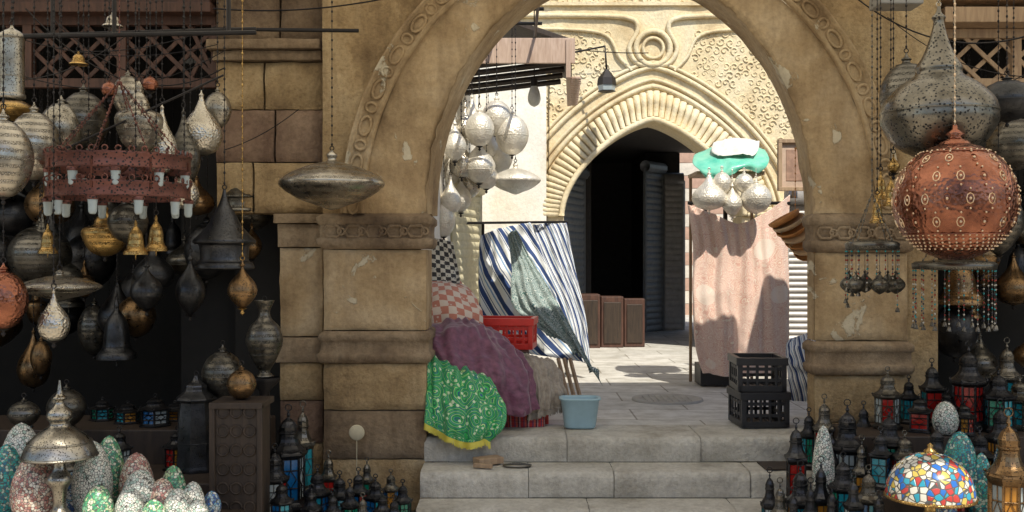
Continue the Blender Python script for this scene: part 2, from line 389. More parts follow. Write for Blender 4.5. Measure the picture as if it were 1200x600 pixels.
g.make('added_shade_canopy',[CANV,WOODP])  # added out of view to keep direct sun off the front wall
# ------------------------------------------------------------ GROUND, STEPS, COURTYARD
g=B(); g.bb(-150,150,-150,6.0,-.3,0); g.bb(-150,-.6,6.0,150,-.3,-.002); g.bb(2.0,150,6.0,150,-.3,-.003); g.bb(-.6,2.0,21,150,-.3,-.004); g.make('ground',[ROADM])
def stp(name,x0,x1,y0,y1,z0,z1,cuts):
    g=B(); xs=[x0]+cuts+[x1]
    for a,b in zip(xs,xs[1:]):
        nx=max(2,int((b-a)/.025)); ty=R.uniform(-.008,.008)
        def fn(u,v):
            x=a+.002+(b-a-.004)*u
            pf=[(y1,z1),((y0+y1)/2,z1),(y0+.05,z1),(y0+.02,z1-.003),(y0+.005,z1-.012),(y0,z1-.03),(y0,z1-.05),(y0+.004,z1-.09),(y0+.006,z0)]
            i=v*8;k=min(int(i),7);f=i-k; y=pf[k][0]*(1-f)+pf[k+1][0]*f; z=pf[k][1]*(1-f)+pf[k+1][1]*f
            w=max(0,1-abs(v-.5)*3); e=nz(x,z0*7,0,5)*.016+nz(x,z0*9,2,19)*.010
            ch=max(0,nz(x,z0*5,8,6)-.25)*.09
            ed=max(0,1-min(x-a,b-x)/.02)
            return (x,y+abs(e)*w*1.6+ed*.008+ch*w+ty*min(1,v*2),z-abs(e)*w-ed*.004-ch*w*.6)
        g.grid(fn,nx,32,0)
        g.bb(a+.006,b-.006,y0+.045,y1,z0,z1-.03,0)
    return g
S=B()
for q in (stp('',-.56,1.98,6.5,6.98,.325,.48,[.35,1.2]),stp('',-.56,2.2,6.21,6.5,.165,.32,[.1,.62,1.45]),stp('',-.56,2.3,5.92,6.21,0,.16,[.45,1.3])):
    o=len(S.v); S.v+=q.v; S.uv+=q.uv; S.f+=[tuple(i+o for i in f) for f in q.f]; S.m+=q.m; S.sm+=q.sm
S.make('stone_steps',[STEP])
g=B(); g.grid(lambda u,v:(-.9+6.5*u,6.97+14*v,.478+nz(u*6,v*14,0,1.5)*.008),40,90,0); g.make('courtyard_pavement',[FLOORM])
g=B(); mx_=W(782,468,8.2).x
g.lathe([(0,0),(.2,0),(.24,.002),(.26,.006),(.28,.006),(.285,-.01)],32,(mx_,8.2,.487),0)
for i in range(8): g.tube([(mx_-.18+.05*i,8.05,.490),(mx_-.18+.05*i,8.35,.490)],.006,4,0)
g.make('manhole_cover',[plain('cast_iron',(.38,.37,.34),.6,.1)])
YK=12.0; AX=1.65; AW=1.04; AS=2.10; AR=1.10
def parch(u,sc=1.0):
    q=-math.cos(math.pi*u); r=(1-abs(q)**1.35)
    return (AX+AW*sc*q, AS+AR*sc*max(r,0)**.56)
g=B(); N=60; WX0,WX1,WZ=-1.0,7.0,6.2
def pf1(u,v):
    x0,z0=parch(u,1); x1,z1=parch(u,1.45); return (x0+(x1-x0)*v,YK+nz(x0,v,z0,7)*.012,z0+(z1-z0)*v)
g.grid(pf1,N,8,0)
def pf2(u,v):
    x0,z0=parch(u,1.45); dx,dz=x0-AX,z0-AS; k=1e9
    if dx>1e-6:k=min(k,(WX1-AX)/dx)
    if dx<-1e-6:k=min(k,(WX0-AX)/dx)
    if dz>1e-6:k=min(k,(WZ-AS)/dz)
    x1,z1=AX+dx*k,AS+dz*k; x=x0+(x1-x0)*v; z=z0+(z1-z0)*v; return (x,YK+nz(x,3,z,4)*.015,z)
g.grid(pf2,N*2,14,0)
g.grid(lambda u,v:((lambda p:(p[0],YK+.5*v,p[1]))(parch(u,1))),N,3,0)
def fillx(x0,x1,mi):
    z=.48
    while z<AS-.01:
        z2=min(z+.27,AS); g.rough(x0,x1,YK,YK+.5,z,z2,mi,.015,.015,.08); z=z2
fillx(WX0,AX-AW,0); fillx(AX+AW,WX1,0)
for i in range(54):
    u=(i+.5)/54; a=parch(u,1.07); b=parch(u,1.33)
    g.tube([(a[0],YK-.005,a[1]),((a[0]+b[0])/2,YK-.04,(a[1]+b[1])/2),(b[0],YK-.02,b[1])],.03,6,0,r2=.042)
for sc_,r_ in ((1.03,.035),(1.38,.03),(1.45,.022),(1.58,.03),(1.64,.022)):
    g.tube([(parch(i/60,sc_)[0],YK-.02,parch(i/60,sc_)[1]) for i in range(61)],r_,6,0)
az=parch(.5,1.6)[1]
g.ring((AX,YK-.03,az+.2),.2,.035,0,24,'y',6); g.ring((AX,YK-.03,az+.2),.12,.02,0,20,'y',6)
for sgn in (-1,1):
    g.tube([(AX+sgn*x,YK-.025,az+z) for x,z in crv([(.0,.0),(.18,.02),(.28,.2),(.18,.42),(.28,.55),(.8,.58),(1.9,.58)],5)],.03,6,0)
    g.tube([(AX+sgn*x,YK-.025,az+z) for x,z in crv([(.25,-.06),(.4,.1),(.55,.35),(1.0,.42),(1.9,.42)],5)],.02,6,0)
RR=random.Random(3)
def scroll(x,z,r,sg,a0):
    pts=[]
    for j in range(12):
        a=a0+sg*j*.55; q=r*(1-j/14); pts.append((x+q*math.cos(a),YK-.004,z+q*math.sin(a)))
    g.tube(pts,r*.2,4,0)
for iz in range(26):
    for ix in range(46):
        x=-.4+ix*.1+(iz%2)*.05; z=2.9+iz*.095
        dx=(x-AX)/AW; dz=(z-AS)/AR
        if az-.1<z<az+.72 and abs(x-AX)<.5: continue
        if abs(dx)<1.68 and z<AS+AR*1.68*max(1-abs(dx/1.68)**1.35,0)**.56: continue
        if az+.38<z<az+.66: continue
        if RR.random()<.08: continue
        scroll(x+RR.uniform(-.012,.012),z+RR.uniform(-.012,.012),RR.uniform(.038,.056),1 if (ix+iz)%2 else -1,RR.random()*6)
for z in (az+.70,az+1.2,az+1.26): g.bb(-.5,4.6,YK-.04,YK+.01,z,z+.04)
g.make('carved_stone_wall',[PALE])
g=B()
def lw(y): return -.62+(y-6.95)*(.2/5.05)
g.grid(lambda u,v:(lw(6.97+5.0*u)+nz(u*5,v*4,0,2)*.012,6.97+5.0*u,.45+3.3*v),40,30,0)
g.grid(lambda u,v:(-.6+1.0*u,11.93+nz(u,v*3,4,3)*.02,.45+3.6*v),10,30,0)
g.grid(lambda u,v:(.4+.05*v,11.93+.06*u,.45+3.6*v),2,10,0)
g.make('sun_bright_wall',[SUNW])  # strong sunlight is put into this wall's pale colour
def shutter(name,p0,p1,z0,z1,mat,pitch=.075):
    g=B(); p0=Vector((*p0,0));p1=Vector((*p1,0)); d=(p1-p0).normalized(); nrm=Vector((d.y,-d.x,0)); n=int((z1-z0)/pitch)
    vs=[];fs=[]
    for i in range(n*6+1):
        z=z0+(z1-z0)*i/(n*6); o=nrm*(.014*abs(math.sin(math.pi*i/6)))
        vs+=[p0+o+Vector((0,0,z)),p1+o+Vector((0,0,z))]
    fs=[(2*i,2*i+1,2*i+3,2*i+2) for i in range(n*6)]; g.add(vs,fs,0,False)
    for p in (p0,p1): g.tube([p+Vector((0,0,z0)),p+Vector((0,0,z1+.05))],.03,4,0)
    g.tube([p0+Vector((0,0,z1+.08)),p1+Vector((0,0,z1+.08))],.09,10,0)
    return g.make(name,[mat])
YSH=plain('yellowed_shutter_paint',(.74,.68,.46),.55,.1)
GSH=plain('grey_shutter_steel',(.52,.50,.48),.5,.2); DSH=plain('dark_shutter_steel',(.28,.30,.32),.5,.2)
shutter('roller_shutter',(-.52,9.0),(-.32,10.0),.48,2.22,YSH)
g=B()
p=[(-.55,9.0,3.86),(.52,8.95,3.48),(.62,10.6,3.44),(-.5,10.6,3.86)]
g.add([Vector(q)+Vector((0,0,dz)) for q in p for dz in (0,.05)],[(0,2,4,6),(1,7,5,3),(0,1,3,2),(2,3,5,4),(4,5,7,6),(6,7,1,0)],0)
g.box((.54,9.75,3.35),(.04,1.7,.34),1,rz=-.06)
g.box((.0,8.94,3.42),(1.1,.04,.22),1)
for i in range(14): g.lathe([(0,0),(.05,.01),(.05,.03),(0,.04)],8,(.56+.005*i,9.0+.115*i,3.17),1)
for i in range(5): g.tube([(-.5,9.1+.35*i,3.3),(.5,9.1+.35*i,3.42)],.03,4,0)
g.make('wooden_eave_canopy',[WOODD,wood('faded_pink_wood',(.38,.26,.19),(.55,.41,.32))],bevel=.004)
g=B(); b1=W(626,95,9.5)
g.tube([b1+Vector((0,0,.75)),b1],.006,5,0); g.lathe([(.03,.07),(.035,.02),(.03,0)],12,b1-Vector((0,0,.05)),0); g.lathe(crv([(.03,0),(.05,-.05),(.06,-.12),(.04,-.17),(0,-.19)],3),14,b1-Vector((0,0,.05)),1)
g.make('hanging_light_bulb',[IRON,plain('bulb_glass',(.7,.7,.65),.1)])
g=B(); q=W(711,96,11.5); g.tube([(q.x-.45,11.95,q.z+.4),(q.x-.02,11.5,q.z+.4),(q.x,11.5,q.z+.12)],.012,6,0)
g.lathe([(.11,-.04),(.1,.04),(.05,.1),(.02,.14)],6,q,0,False); g.lathe([(.09,-.1),(.1,-.04)],6,q,1,False); g.lathe([(0,-.13),(.1,-.11),(.1,-.1)],6,q,0,False)
g.make('wall_lantern',[IRON,GL[4]])
g=B()
g.bb(.2,.6,12.5,18,.4,3.3); g.bb(.2,3.6,12.5,16.1,3.25,3.6); g.bb(3.5,3.8,12.5,16,.4,3.3); g.bb(.4,2.62,17.8,18,.4,3.3); g.bb(.2,2.62,16.1,18,3.25,3.6)
g.bb(2.08,2.62,16.0,17.8,.45,3.24); g.bb(.62,1.05,14.4,14.5,.48,3.24); g.bb(1.03,1.11,14.36,14.52,.48,3.24)
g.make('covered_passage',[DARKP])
shutter('roller_shutter',(2.36,15.9),(2.66,15.9),.48,2.75,GSH,.09)
shutter('roller_shutter',(2.0,15.4),(2.33,15.85),.48,2.9,DSH,.09)
shutter('roller_shutter',(.64,13.2),(1.0,14.3),.48,2.7,DSH,.09)
g=B(); z=.45
while z<4.5:
    g.rough(2.3,5.5,20,20.3,z,z+.25,0 if int(z*4)%2 else 1,.01,.01,.2); z+=.25
g.make('brick_building',[plain('red_brick',(.52,.34,.26),.9),plain('pale_brick',(.72,.66,.57),.9)])
def crate(name,c,w,d,h,mat,rz=0,nx=6,nv=3):
    g=B(); mt=Matrix.Rotation(rz,3,'Z'); c=Vector(c)
    def bx(p,sz): g.box(c+mt@Vector(p),sz,0,rot=mt)
    t=.02
    for sx in (-1,1):
        for sy in (-1,1): bx((sx*(w/2-t/2),sy*(d/2-t/2),h/2),(t+.012,t+.012,h))
    for sy in (-1,1):
        bx((0,sy*d/2,h-.025),(w+.03,t+.012,.05)); bx((0,sy*(d/2-.004),.02),(w,t,.04))
        for i in range(1,nv): bx((0,sy*(d/2-.008),h*i/nv),(w,t*.5,.022))
        for i in range(1,nx): bx((-w/2+w*i/nx,sy*(d/2-.006),h/2),(.018,t*.55,h-.06))
    for sx in (-1,1):
        bx((sx*w/2,0,h-.025),(t+.012,d,.05)); bx((sx*(w/2-.004),0,.02),(t,d,.04))
        for i in range(1,nv): bx((sx*(w/2-.008),0,h*i/nv),(t*.5,d,.022))
        for i in range(1,5): bx((sx*(w/2-.006),-d/2+d*i/5,h/2),(t*.55,.018,h-.06))
    for i in range(1,8): bx((-w/2+w*i/8,0,.012),(.02,d,.01))
    bx((0,0,.008),(w*.96,d*.96,.006))
    return g.make(name,[mat],loc=c,bevel=.002)
REDP=plain('red_plastic',(.62,.035,.025),.35,0,.25); BLKP=plain('black_plastic',(.022,.022,.025),.45,0,.3)
q=W(894,515,6.85)
crate('plastic_crate',(q.x,6.98,.488),.31,.34,.235,BLKP,.05,5); crate('plastic_crate',(q.x-.005,6.99,.726),.31,.34,.225,BLKP,-.04,5)
g=B()
for i,(x,w) in enumerate(((.80,.30),(1.12,.28),(1.42,.26))):
    g.bb(x,x+w,12.75+.1*i,13.15,.48,1.15-.03*i,0); g.bb(x+.03,x+w-.03,12.735+.1*i,12.75+.1*i,.53,1.08-.03*i,1)
g.make('wooden_cabinet',[WOODR,WOODD],bevel=.01)
# ------------------------------------------------------------ CLOTH patches
def patch(name,rows,mat,nu=60,nv=60,amp=.012,fq=9,us=1,vs=1,fold=0,ff=6,fringe=False,seed=0,mats=None):
    P=[[W(*q) for q in r] for r in rows]
    def cat(pts,t):
        n=len(pts)-1; i=min(int(t*n),n-1); f=t*n-i
        a,b,c,d=pts[max(i-1,0)],pts[i],pts[i+1],pts[min(i+2,n)]
        return .5*((2*b)+(-a+c)*f+(2*a-5*b+4*c-d)*f*f+(-a+3*b-3*c+d)*f**3)
    def base(u,v): return cat([cat(r,u) for r in P],v)
    g=B()
    def fn(u,v):
        p=base(u,v); e=.01
        du=base(min(u+e,1),v)-base(max(u-e,0),v); dv=base(u,min(v+e,1))-base(u,max(v-e,0)); n=du.cross(dv)
        if n.length>0:n.normalize()
        if n.y>0:n=-n
        r1=1-abs(nz(p.x+seed,p.y,p.z,fq*.45))*2; r2=1-abs(nz(p.x,p.y+seed,p.z,fq))*2; r3=1-abs(nz(p.x+seed,p.y,p.z*.6,fq*2.3))*2
        h=amp*(r1*1.2+r2*.6+r3*.25)+fold*math.sin(u*ff*6.28+2*nz(u*2,v*2,seed,1)+v)*(.35+.65*v)+fold*.5*math.sin(u*ff*13.7+3*nz(u*3,v*3,seed+4,1)-v*1.5)
        return p+n*h
    g.grid(fn,nu,nv,0,True,us,vs)
    if fringe:
        for i in range(0,nu*2):
            p=fn(i/(nu*2),1.0); g.tube([p,p+Vector((R.uniform(-.004,.004),-.004,-.03-R.random()*.015))],.002,3,1)
    return g.make(name,mats or [mat],solid=.004)
DB=(.02,.05,.16); WH=(.74,.75,.74); MB=(.2,.32,.5)
F_STR=fabric('blue_white_stripe_cloth','stripe',n=3.4,rot=.62,stops=[(0,WH),(.10,DB),(.13,WH),(.17,DB),(.36,WH),(.42,DB),(.45,WH),(.58,MB),(.64,WH),(.70,DB),(.88,WH)])
F_STR2=fabric('blue_white_blanket_cloth','stripe',n=3.6,rot=.35,stops=[(0,WH),(.12,DB),(.16,WH),(.2,DB),(.42,WH),(.52,MB),(.60,WH),(.75,DB),(.8,WH),(.84,DB),(.95,WH)])
F_LACE=fabric('grey_green_shawl','ornate',s=16,rings=3,big=.25,stops=[(0,(.08,.17,.16)),(.3,(.56,.62,.58)),(.55,(.04,.10,.11)),(.8,(.64,.67,.62))],dot=(.04,.09,.10),dot2=(.2,.26,.26))
F_PUR=fabric('plum_cloth','plain',a=(.075,.020,.045),b=(.20,.065,.12),s=20,rough=.55,sheen=.4)
F_TAU=fabric('taupe_cloth','plain',a=(.22,.18,.15),b=(.38,.33,.27),s=16)
F_GRN=fabric('green_brocade','ornate',s=6.5,rings=6,big=.15,stops=[(0,(.01,.16,.06)),(.2,(.02,.42,.10)),(.42,(.65,.75,.32)),(.5,(.01,.22,.10)),(.7,(.02,.08,.25)),(.82,(.04,.46,.10))],dot=(.66,.76,.5),dot2=(.02,.38,.1),rough=.4)
F_PINK=fabric('pink_brocade','ornate',s=13,rings=4,big=.35,bs=.08,medal=2.6,mcol=(.84,.72,.62),stops=[(0,(.68,.40,.32)),(.3,(.80,.60,.49)),(.5,(.72,.46,.38)),(.75,(.84,.70,.58))],dot=(.66,.38,.30),dot2=(.80,.62,.53),rough=.28,sheen=.4)
F_CUS=fabric('red_white_print','check',s=9,a=(.65,.55,.47),b=(.5,.2,.14),c=(.65,.52,.45))
F_BW=fabric('black_white_print','check',s=8,a=(.6,.58,.52),b=(.04,.04,.045),c=(.04,.04,.04))
F_TEAL=fabric('green_plastic_sheet','plain',a=(.06,.48,.34),b=(.28,.68,.52),s=4,rough=.3,bs=.1); F_WHT=fabric('white_cloth','plain',a=(.6,.58,.54),b=(.78,.77,.72),s=5,bs=.1)
YEL=plain('yellow_trim',(.7,.62,.1),.6)
patch('striped_blanket',[[(563,276,9.5),(588,268,9.5),(622,262,9.5)],[(562,320,9.5),(598,316,9.4),(640,312,9.4)],[(564,365,9.4),(610,370,9.3),(660,368,9.2)],[(576,402,9.3),(622,415,9.2),(684,424,9.1)]],F_STR,us=1,fold=.018,ff=3,amp=.022)
patch('striped_blanket',[[(624,264,9.9),(644,262,9.9),(664,262,9.9)],[(636,310,9.8),(656,312,9.8),(674,316,9.8)],[(648,360,9.7),(670,365,9.7),(686,372,9.7)],[(655,410,9.6),(675,420,9.6),(692,430,9.6)]],F_STR2,fold=.018,ff=2.5,amp=.01,us=1,vs=2)
patch('printed_shawl',[[(596,276,9.1),(600,272,9.1),(605,270,9.1)],[(600,315,9.0),(612,312,9.0),(628,314,9.0)],[(604,362,8.9),(632,362,8.85),(666,378,8.8)],[(656,395,8.8),(680,415,8.75),(706,452,8.7)]],F_LACE,us=.8,vs=1.6,fold=.018,ff=2.5,amp=.02)
g=B(); a=W(500,262,9.3); b=W(664,260,9.95); g.tube([a,b],.012,6,0)
for px,d in ((566,9.6),(664,9.95)): t=W(px,260,d); g.tube([t,(t.x,t.y,.48)],.014,6,0)
g.make('clothes_rail',[IRON])
patch('printed_textile',[[(498,278,7.6),(515,280,7.6),(531,284,7.6)],[(498,305,7.6),(516,308,7.6),(536,312,7.6)],[(498,332,7.55),(518,333,7.55),(540,334,7.5)]],F_BW,us=1,vs=1.4,fold=.008,ff=2)
patch('printed_cushion_cover',[[(498,332,7.6),(520,330,7.6),(538,331,7.6)],[(498,345,7.3),(525,342,7.25),(556,352,7.3)],[(498,368,7.15),(530,362,7.1),(564,374,7.2)],[(498,392,7.1),(530,388,7.1),(562,392,7.2)]],F_CUS,us=1,vs=1.2,amp=.02,fq=7)
g=B()
for x in (-.54,.05):
    for y in (7.12,7.88): g.bb(x,x+.05,y,y+.05,.48,.93)
g.bb(-.56,.12,7.1,7.96,.93,.965); g.make('market_table',[WOODD],bevel=.004)
patch('plum_cloth',[[(500,384,7.25),(530,374,7.2),(556,380,7.2),(584,396,7.2)],[(500,394,6.95),(538,390,6.9),(572,398,6.95),(604,416,7.0)],[(500,412,6.8),(540,418,6.75),(590,432,6.78),(622,434,6.93)],[(503,422,6.78),(545,438,6.7),(592,458,6.72),(626,462,6.85)],[(505,430,6.78),(550,458,6.72),(600,486,6.75),(628,478,6.85)]],F_PUR,90,90,amp=.026,fq=8,fold=.014,ff=4)
patch('taupe_shawl',[[(606,422,7.05),(622,420,7.08),(646,425,7.15)],[(612,428,6.95),(634,428,7.0),(656,440,7.1)],[(620,452,6.9),(640,452,6.92),(660,458,7.0)],[(618,486,6.88),(640,480,6.9),(661,474,7.0)]],F_TAU,amp=.018,fq=13,fold=.014,ff=4,fringe=True,mats=[F_TAU,F_TAU],seed=4)
patch('green_brocade_cloth',[[(500,420,6.9),(530,430,6.85),(552,440,6.85)],[(500,428,6.66),(540,440,6.62),(575,452,6.66)],[(500,458,6.58),(545,466,6.5),(590,478,6.55)],[(500,482,6.52),(545,496,6.44),(590,498,6.5)],[(500,496,6.5),(545,518,6.42),(572,508,6.48)]],F_GRN,90,90,amp=.024,fq=7,fold=.016,ff=3.5,us=1,vs=1,fringe=True,mats=[F_GRN,YEL],seed=9)
g=B(); g.bb(-.5,-.12,6.8,7.0,.485,.86); g.bb(-.14,.1,7.0,7.3,.485,.85,1); g.make('cardboard_box',[WOODD,plain('cardboard',(.26,.17,.1),.9)],bevel=.004)
crate('red_plastic_crate',(W(582,418,7.3).x,7.42,.968),.54,.32,.22,REDP,-.12,9,3)
crate('red_plastic_crate',(W(616,506,7.0).x,7.1,.487),.27,.3,.21,REDP,.1,6,3)
patch('plaid_cloth',[[(592,470,6.92),(615,470,6.9),(636,470,6.93)],[(592,490,6.9),(615,492,6.88),(638,492,6.91)],[(594,508,6.9),(615,510,6.88),(636,509,6.91)]],fabric('red_blue_plaid','stripe',n=5,cross=5,stops=[(0,(.6,.05,.05)),(.35,(.04,.06,.2)),(.45,(.65,.15,.1)),(.7,(.12,.03,.05)),(.85,(.6,.45,.4))]),20,20,amp=.008)
g=B()
for px in (657,664,671): a=W(px-3,420,8.3); b=W(px+8,456,8.3); g.tube([a,(b.x,8.1,.485)],.016,4,0)
g.make('wooden_planks',[WOODP])
g=B()
g.lathe([(.0,0),(.05,.0),(.055,.012),(.03,.02),(.0,.02)],16,(W(606,540,6.35).x,6.36,.322),1,sx=1.7)
g.make('metal_dish',[WOODD,OLD])
g=B(); g.box((W(572,540,6.4).x,6.42,.35),(.17,.1,.04),0,rz=.5); g.box((W(566,548,6.3).x,6.3,.34),(.12,.03,.025),0,rz=-.3); g.make('wooden_block',[WOODP],bevel=.004)
def rrect(w,d,n=32,e=4):
    o=[]
    for i in range(n):
        a=2*math.pi*i/n; c,s_=math.cos(a),math.sin(a); o.append((w*math.copysign(abs(c)**(2/e),c),d*math.copysign(abs(s_)**(2/e),s_)))
    return o
g=B(); q=W(681,514,6.72); cx,cy=q.x,6.85; lv=[(.0,0),(.098,.0),(.105,.012),(.128,.185),(.14,.19),(.14,.2),(.124,.2),(.118,.185),(.096,.02),(0,.018)]
vs=[];fs=[]
for r,z in lv:
    for (x,y) in rrect(1,1): vs.append((cx+x*max(r,.001),cy+y*max(r,.001)*.75,.486+z))
n=32
for j in range(len(lv)-1):
    for i in range(n): k=(i+1)%n; fs.append((j*n+i,j*n+k,(j+1)*n+k,(j+1)*n+i))
g.add(vs,fs,0,True); g.make('plastic_basin',[plain('pale_blue_plastic',(.36,.53,.60),.4,0,.2)])
g=B(); d=9.0
a=W(806,238,d);b=W(926,238,d)
g.tube([a,b],.015,6,0)
for px in (826,850,918): t=W(px,238,9.08); g.tube([t,(t.x,t.y,.48)],.02,6,0)
g.box((W(845,450,9).x,9.15,.58),(.36,.3,.18),1); g.make('display_rack',[IRON,BLKP])
patch('pink_brocade_cloth',[[(806,240,9.0),(835,250,8.97),(865,262,8.97),(895,250,8.97),(926,228,9.0)],[(812,290,8.98),(840,295,8.93),(868,298,8.92),(896,294,8.93),(924,285,8.98)],[(812,345,8.95),(840,350,8.9),(868,352,8.9),(896,350,8.9),(926,345,8.97)],[(815,400,8.95),(840,402,8.88),(868,404,8.88),(896,402,8.9),(925,395,8.97)],[(824,436,8.95),(842,440,8.88),(868,442,8.87),(896,438,8.9),(920,430,8.97)]],F_PINK,150,120,amp=.007,fq=5,fold=.02,ff=3.6,us=1,vs=1.8,seed=2)
patch('green_plastic_sheet',[[(814,182,9.2),(838,172,9.25),(868,168,9.25),(896,176,9.2)],[(812,192,9.0),(842,184,8.95),(870,182,8.95),(901,186,9.0)],[(820,200,8.88),(846,200,8.8),(872,192,8.8),(898,195,8.88)],[(828,208,8.86),(848,209,8.8),(870,198,8.8),(888,203,8.86)]],F_TEAL,50,40,amp=.004,fq=12,seed=3,fold=.006,ff=2.2)
patch('white_cloth_bundle',[[(836,168,9.15),(862,162,9.2),(890,166,9.15)],[(834,178,9.02),(862,173,8.94),(888,176,9.02)],[(842,184,8.90),(866,182,8.85),(884,183,8.90)]],F_WHT,40,30,amp=.005,fq=12,seed=5,fold=.006,ff=2)
g=B(); q=W(858,205,9.0); g.bb(q.x-.32,q.x+.28,8.95,9.4,q.z+.0,q.z+.03); 
for sx in (-.3,.26): g.tube([(q.x+sx,9.38,q.z),(q.x+sx,9.38,.48)],.015,5,0)
g.make('wooden_shelf',[WOODP])
g=B(); g.grid(lambda u,v:(3.1+nz(u*4,v*3,7,2)*.012,9.0+3.0*u,.45+1.75*v),30,20,0); g.bb(3.13,3.3,9.0,12,.3,2.2,0); g.make('courtyard_side_wall',[PALE])
shutter('roller_shutter',(2.60,9.7),(3.06,9.7),.48,2.12,GSH,.055)
g=B(); a=W(914,165,9.4); b=W(949,222,9.4); cx=(a.x+b.x)/2; cz=(a.z+b.z)/2
g.box((cx,9.42,cz),(.28,.03,.44),0); 
for sx in (-1,1): g.box((cx+sx*.14,9.4,cz),(.035,.05,.47),1)
for sz_ in (-1,1): g.box((cx,9.397,cz+sz_*.22),(.31,.048,.035),1)
g.box((cx,9.403,cz),(.16,.006,.29),2); g.tube([(cx+.1,9.45,cz-.2),(3.0,9.6,2.1)],.014,5,1); g.tube([(cx,9.45,cz-.2),(2.66,9.7,2.15)],.014,5,1)
g.make('framed_sign',[plain('sign_panel',(.6,.45,.34),.6),WOODP,plain('sign_print',(.45,.28,.2),.6,0,.7)],bevel=.004)
g=B(); q=W(932,274,7.8)
for i in range(7):
    c=q+Vector((-.08+.03*i,-.02*(i%2),.11-.035*i)); mt=Matrix.Rotation(-.5,3,'Y')@Matrix.Rotation(.25*i,3,'X')
    g.lathe(crv([(0,-.02),(.075,-.02),(.10,0),(.105,.02),(.10,.022),(.088,.0),(0,-.012)],3),16,c,i%2,sx=1.25,tilt=mt)
    for k in range(3): 
        rr=.045+.02*k; g.tube([c+mt@Vector((rr*1.25*math.cos(a*.5236),rr*math.sin(a*.5236),-.016+.004*k)) for a in range(12)],.004,4,(i+1)%2,True)
g.chain(q+Vector((0,0,.15)),(q.x,q.y,1.95+.5)); g.tube([(q.x,q.y,2.45),(2.3,6.93,2.45)],.01,5,0)
g.make('woven_basket_bundle',[plain('orange_wicker',(.65,.30,.10),.7),plain('tan_wicker',(.7,.5,.3),.7)],loc=q)
patch('folded_laundry',[[(926,400,7.6),(940,396,7.6),(956,392,7.6)],[(924,420,7.5),(940,418,7.4),(958,416,7.4)],[(926,445,7.45),(942,442,7.4),(960,440,7.4)],[(924,470,7.4),(942,470,7.4),(960,470,7.4)]],F_STR2,30,30,amp=.03,fq=9,us=1,vs=1)
# ------------------------------------------------------------ LAMPS
PR={
'globe':[(0,0),(.3,.02),(.62,.1),(.88,.25),(1,.43),(.93,.6),(.7,.75),(.4,.84),(.18,.87),(.15,.9),(.2,.92),(.08,.95),(.03,1)],
'tear':[(0,0),(.3,.01),(.7,.07),(.95,.2),(1,.32),(.9,.45),(.62,.58),(.34,.7),(.17,.82),(.1,.9),(.14,.93),(.05,.96),(.03,1)],
'onion':[(0,0),(.35,.01),(.75,.09),(.98,.22),(1,.29),(1,.32),(.94,.38),(.72,.47),(.48,.53),(.40,.56),(.40,.6),(.27,.68),(.15,.80),(.09,.9),(.12,.93),(.05,.96),(.03,1)],
'drop':[(0,0),(.15,.02),(.5,.1),(.9,.26),(1,.4),(.8,.56),(.4,.7),(.16,.8),(.1,.86),(.2,.9),(.1,.94),(.04,1)],
'disc':[(0,0),(.12,.02),(.3,.08),(.62,.18),(.88,.32),(1,.44),(.88,.56),(.62,.68),(.32,.77),(.12,.81),(.08,.86),(.1,.92),(.02,1)],
'bell':[(.0,.12),(.05,0),(.12,.12),(.9,.14),(1,.12),(.95,.2),(.7,.3),(.62,.5),(.5,.68),(.25,.8),(.12,.86),(.14,.92),(.04,1)],
'bowl':[(0,0),(.3,.01),(.7,.12),(.97,.36),(1,.48),(.85,.55),(.5,.6),(.42,.7),(.25,.8),(.12,.86),(.15,.92),(.04,1)],
'dome':[(.85,0),(.95,.02),(.9,.08),(.78,.12),(.8,.3),(.95,.32),(1,.36),(.85,.42),(.55,.55),(.35,.7),(.2,.8),(.1,.9),(.04,1)],
'vase':[(.45,0),(.5,.02),(.3,.08),(.6,.2),(.95,.4),(1,.52),(.8,.66),(.4,.76),(.3,.86),(.5,.97),(.55,1)],
'egg':[(.2,0),(.55,.03),(.86,.18),(1,.4),(.92,.62),(.66,.83),(.35,.95),(.0,1)],
'cyl':[(.9,0),(1,.02),(1,.06),(.93,.08),(.93,.8),(1,.82),(1,.86),(.6,.92),(.2,.96),(.1,1)],
'tower':[(1,0),(1,.04),(.9,.06),(.8,.5),(.72,.72),(.85,.74),(.85,.77),(.5,.84),(.45,.9),(.2,.94),(.08,1)],
}
def hang(name,kind,cx,top,bot,w,d,mat,ztop=3.58,n=28,cm=None,chain=True,tassel=False,sm=True):
    t=W(cx,top,d); b=W(cx,bot,d); H=t.z-b.z; r=w/2/F*d
    g=B(); p=[(max(a,0)*r,z*H) for a,z in crv(PR[kind],4)]
    g.lathe(p,n,b,0,sm)
    if kind in('globe','drop','tear','bowl'):
        g.lathe([(0,-.035),(.008,-.028),(.012,-.02),(.005,-.01),(.02,-.002),(.03,.004)],10,b,1)
    for zf in ((.42,.84) if kind=='globe' else () if kind=='egg' else (.3,)) :
        rr=min(p,key=lambda q:abs(q[1]-zf*H))[0]; g.ring(b+Vector((0,0,zf*H)),rr,.002+.006*r,0,n,'z',5)
    if kind!='egg': g.ring(t+Vector((0,0,.012)),.012,.003,1,10,'y',4)
    if chain and ztop>t.z: g.chain(t+Vector((0,0,.02)),(t.x,t.y,ztop),1)
    return g.make(name,[mat,cm or IRON],loc=b)
H=hang
H('cylinder_lantern','cyl',14,30,116,30,5.2,SILP)
H('globe_pendant_lamp','globe',4,128,232,66,4.7,SIL)
H('globe_pendant_lamp','globe',40,120,212,60,5.2,SIL)
H('globe_pendant_lamp','globe',72,112,184,50,5.6,SILP)
H('globe_pendant_lamp','globe',98,98,178,56,5.7,OLD)
H('globe_pendant_lamp','globe',150,82,136,36,5.6,SIL)
H('bowl_pendant_lamp','bowl',163,95,178,54,5.4,SIL)
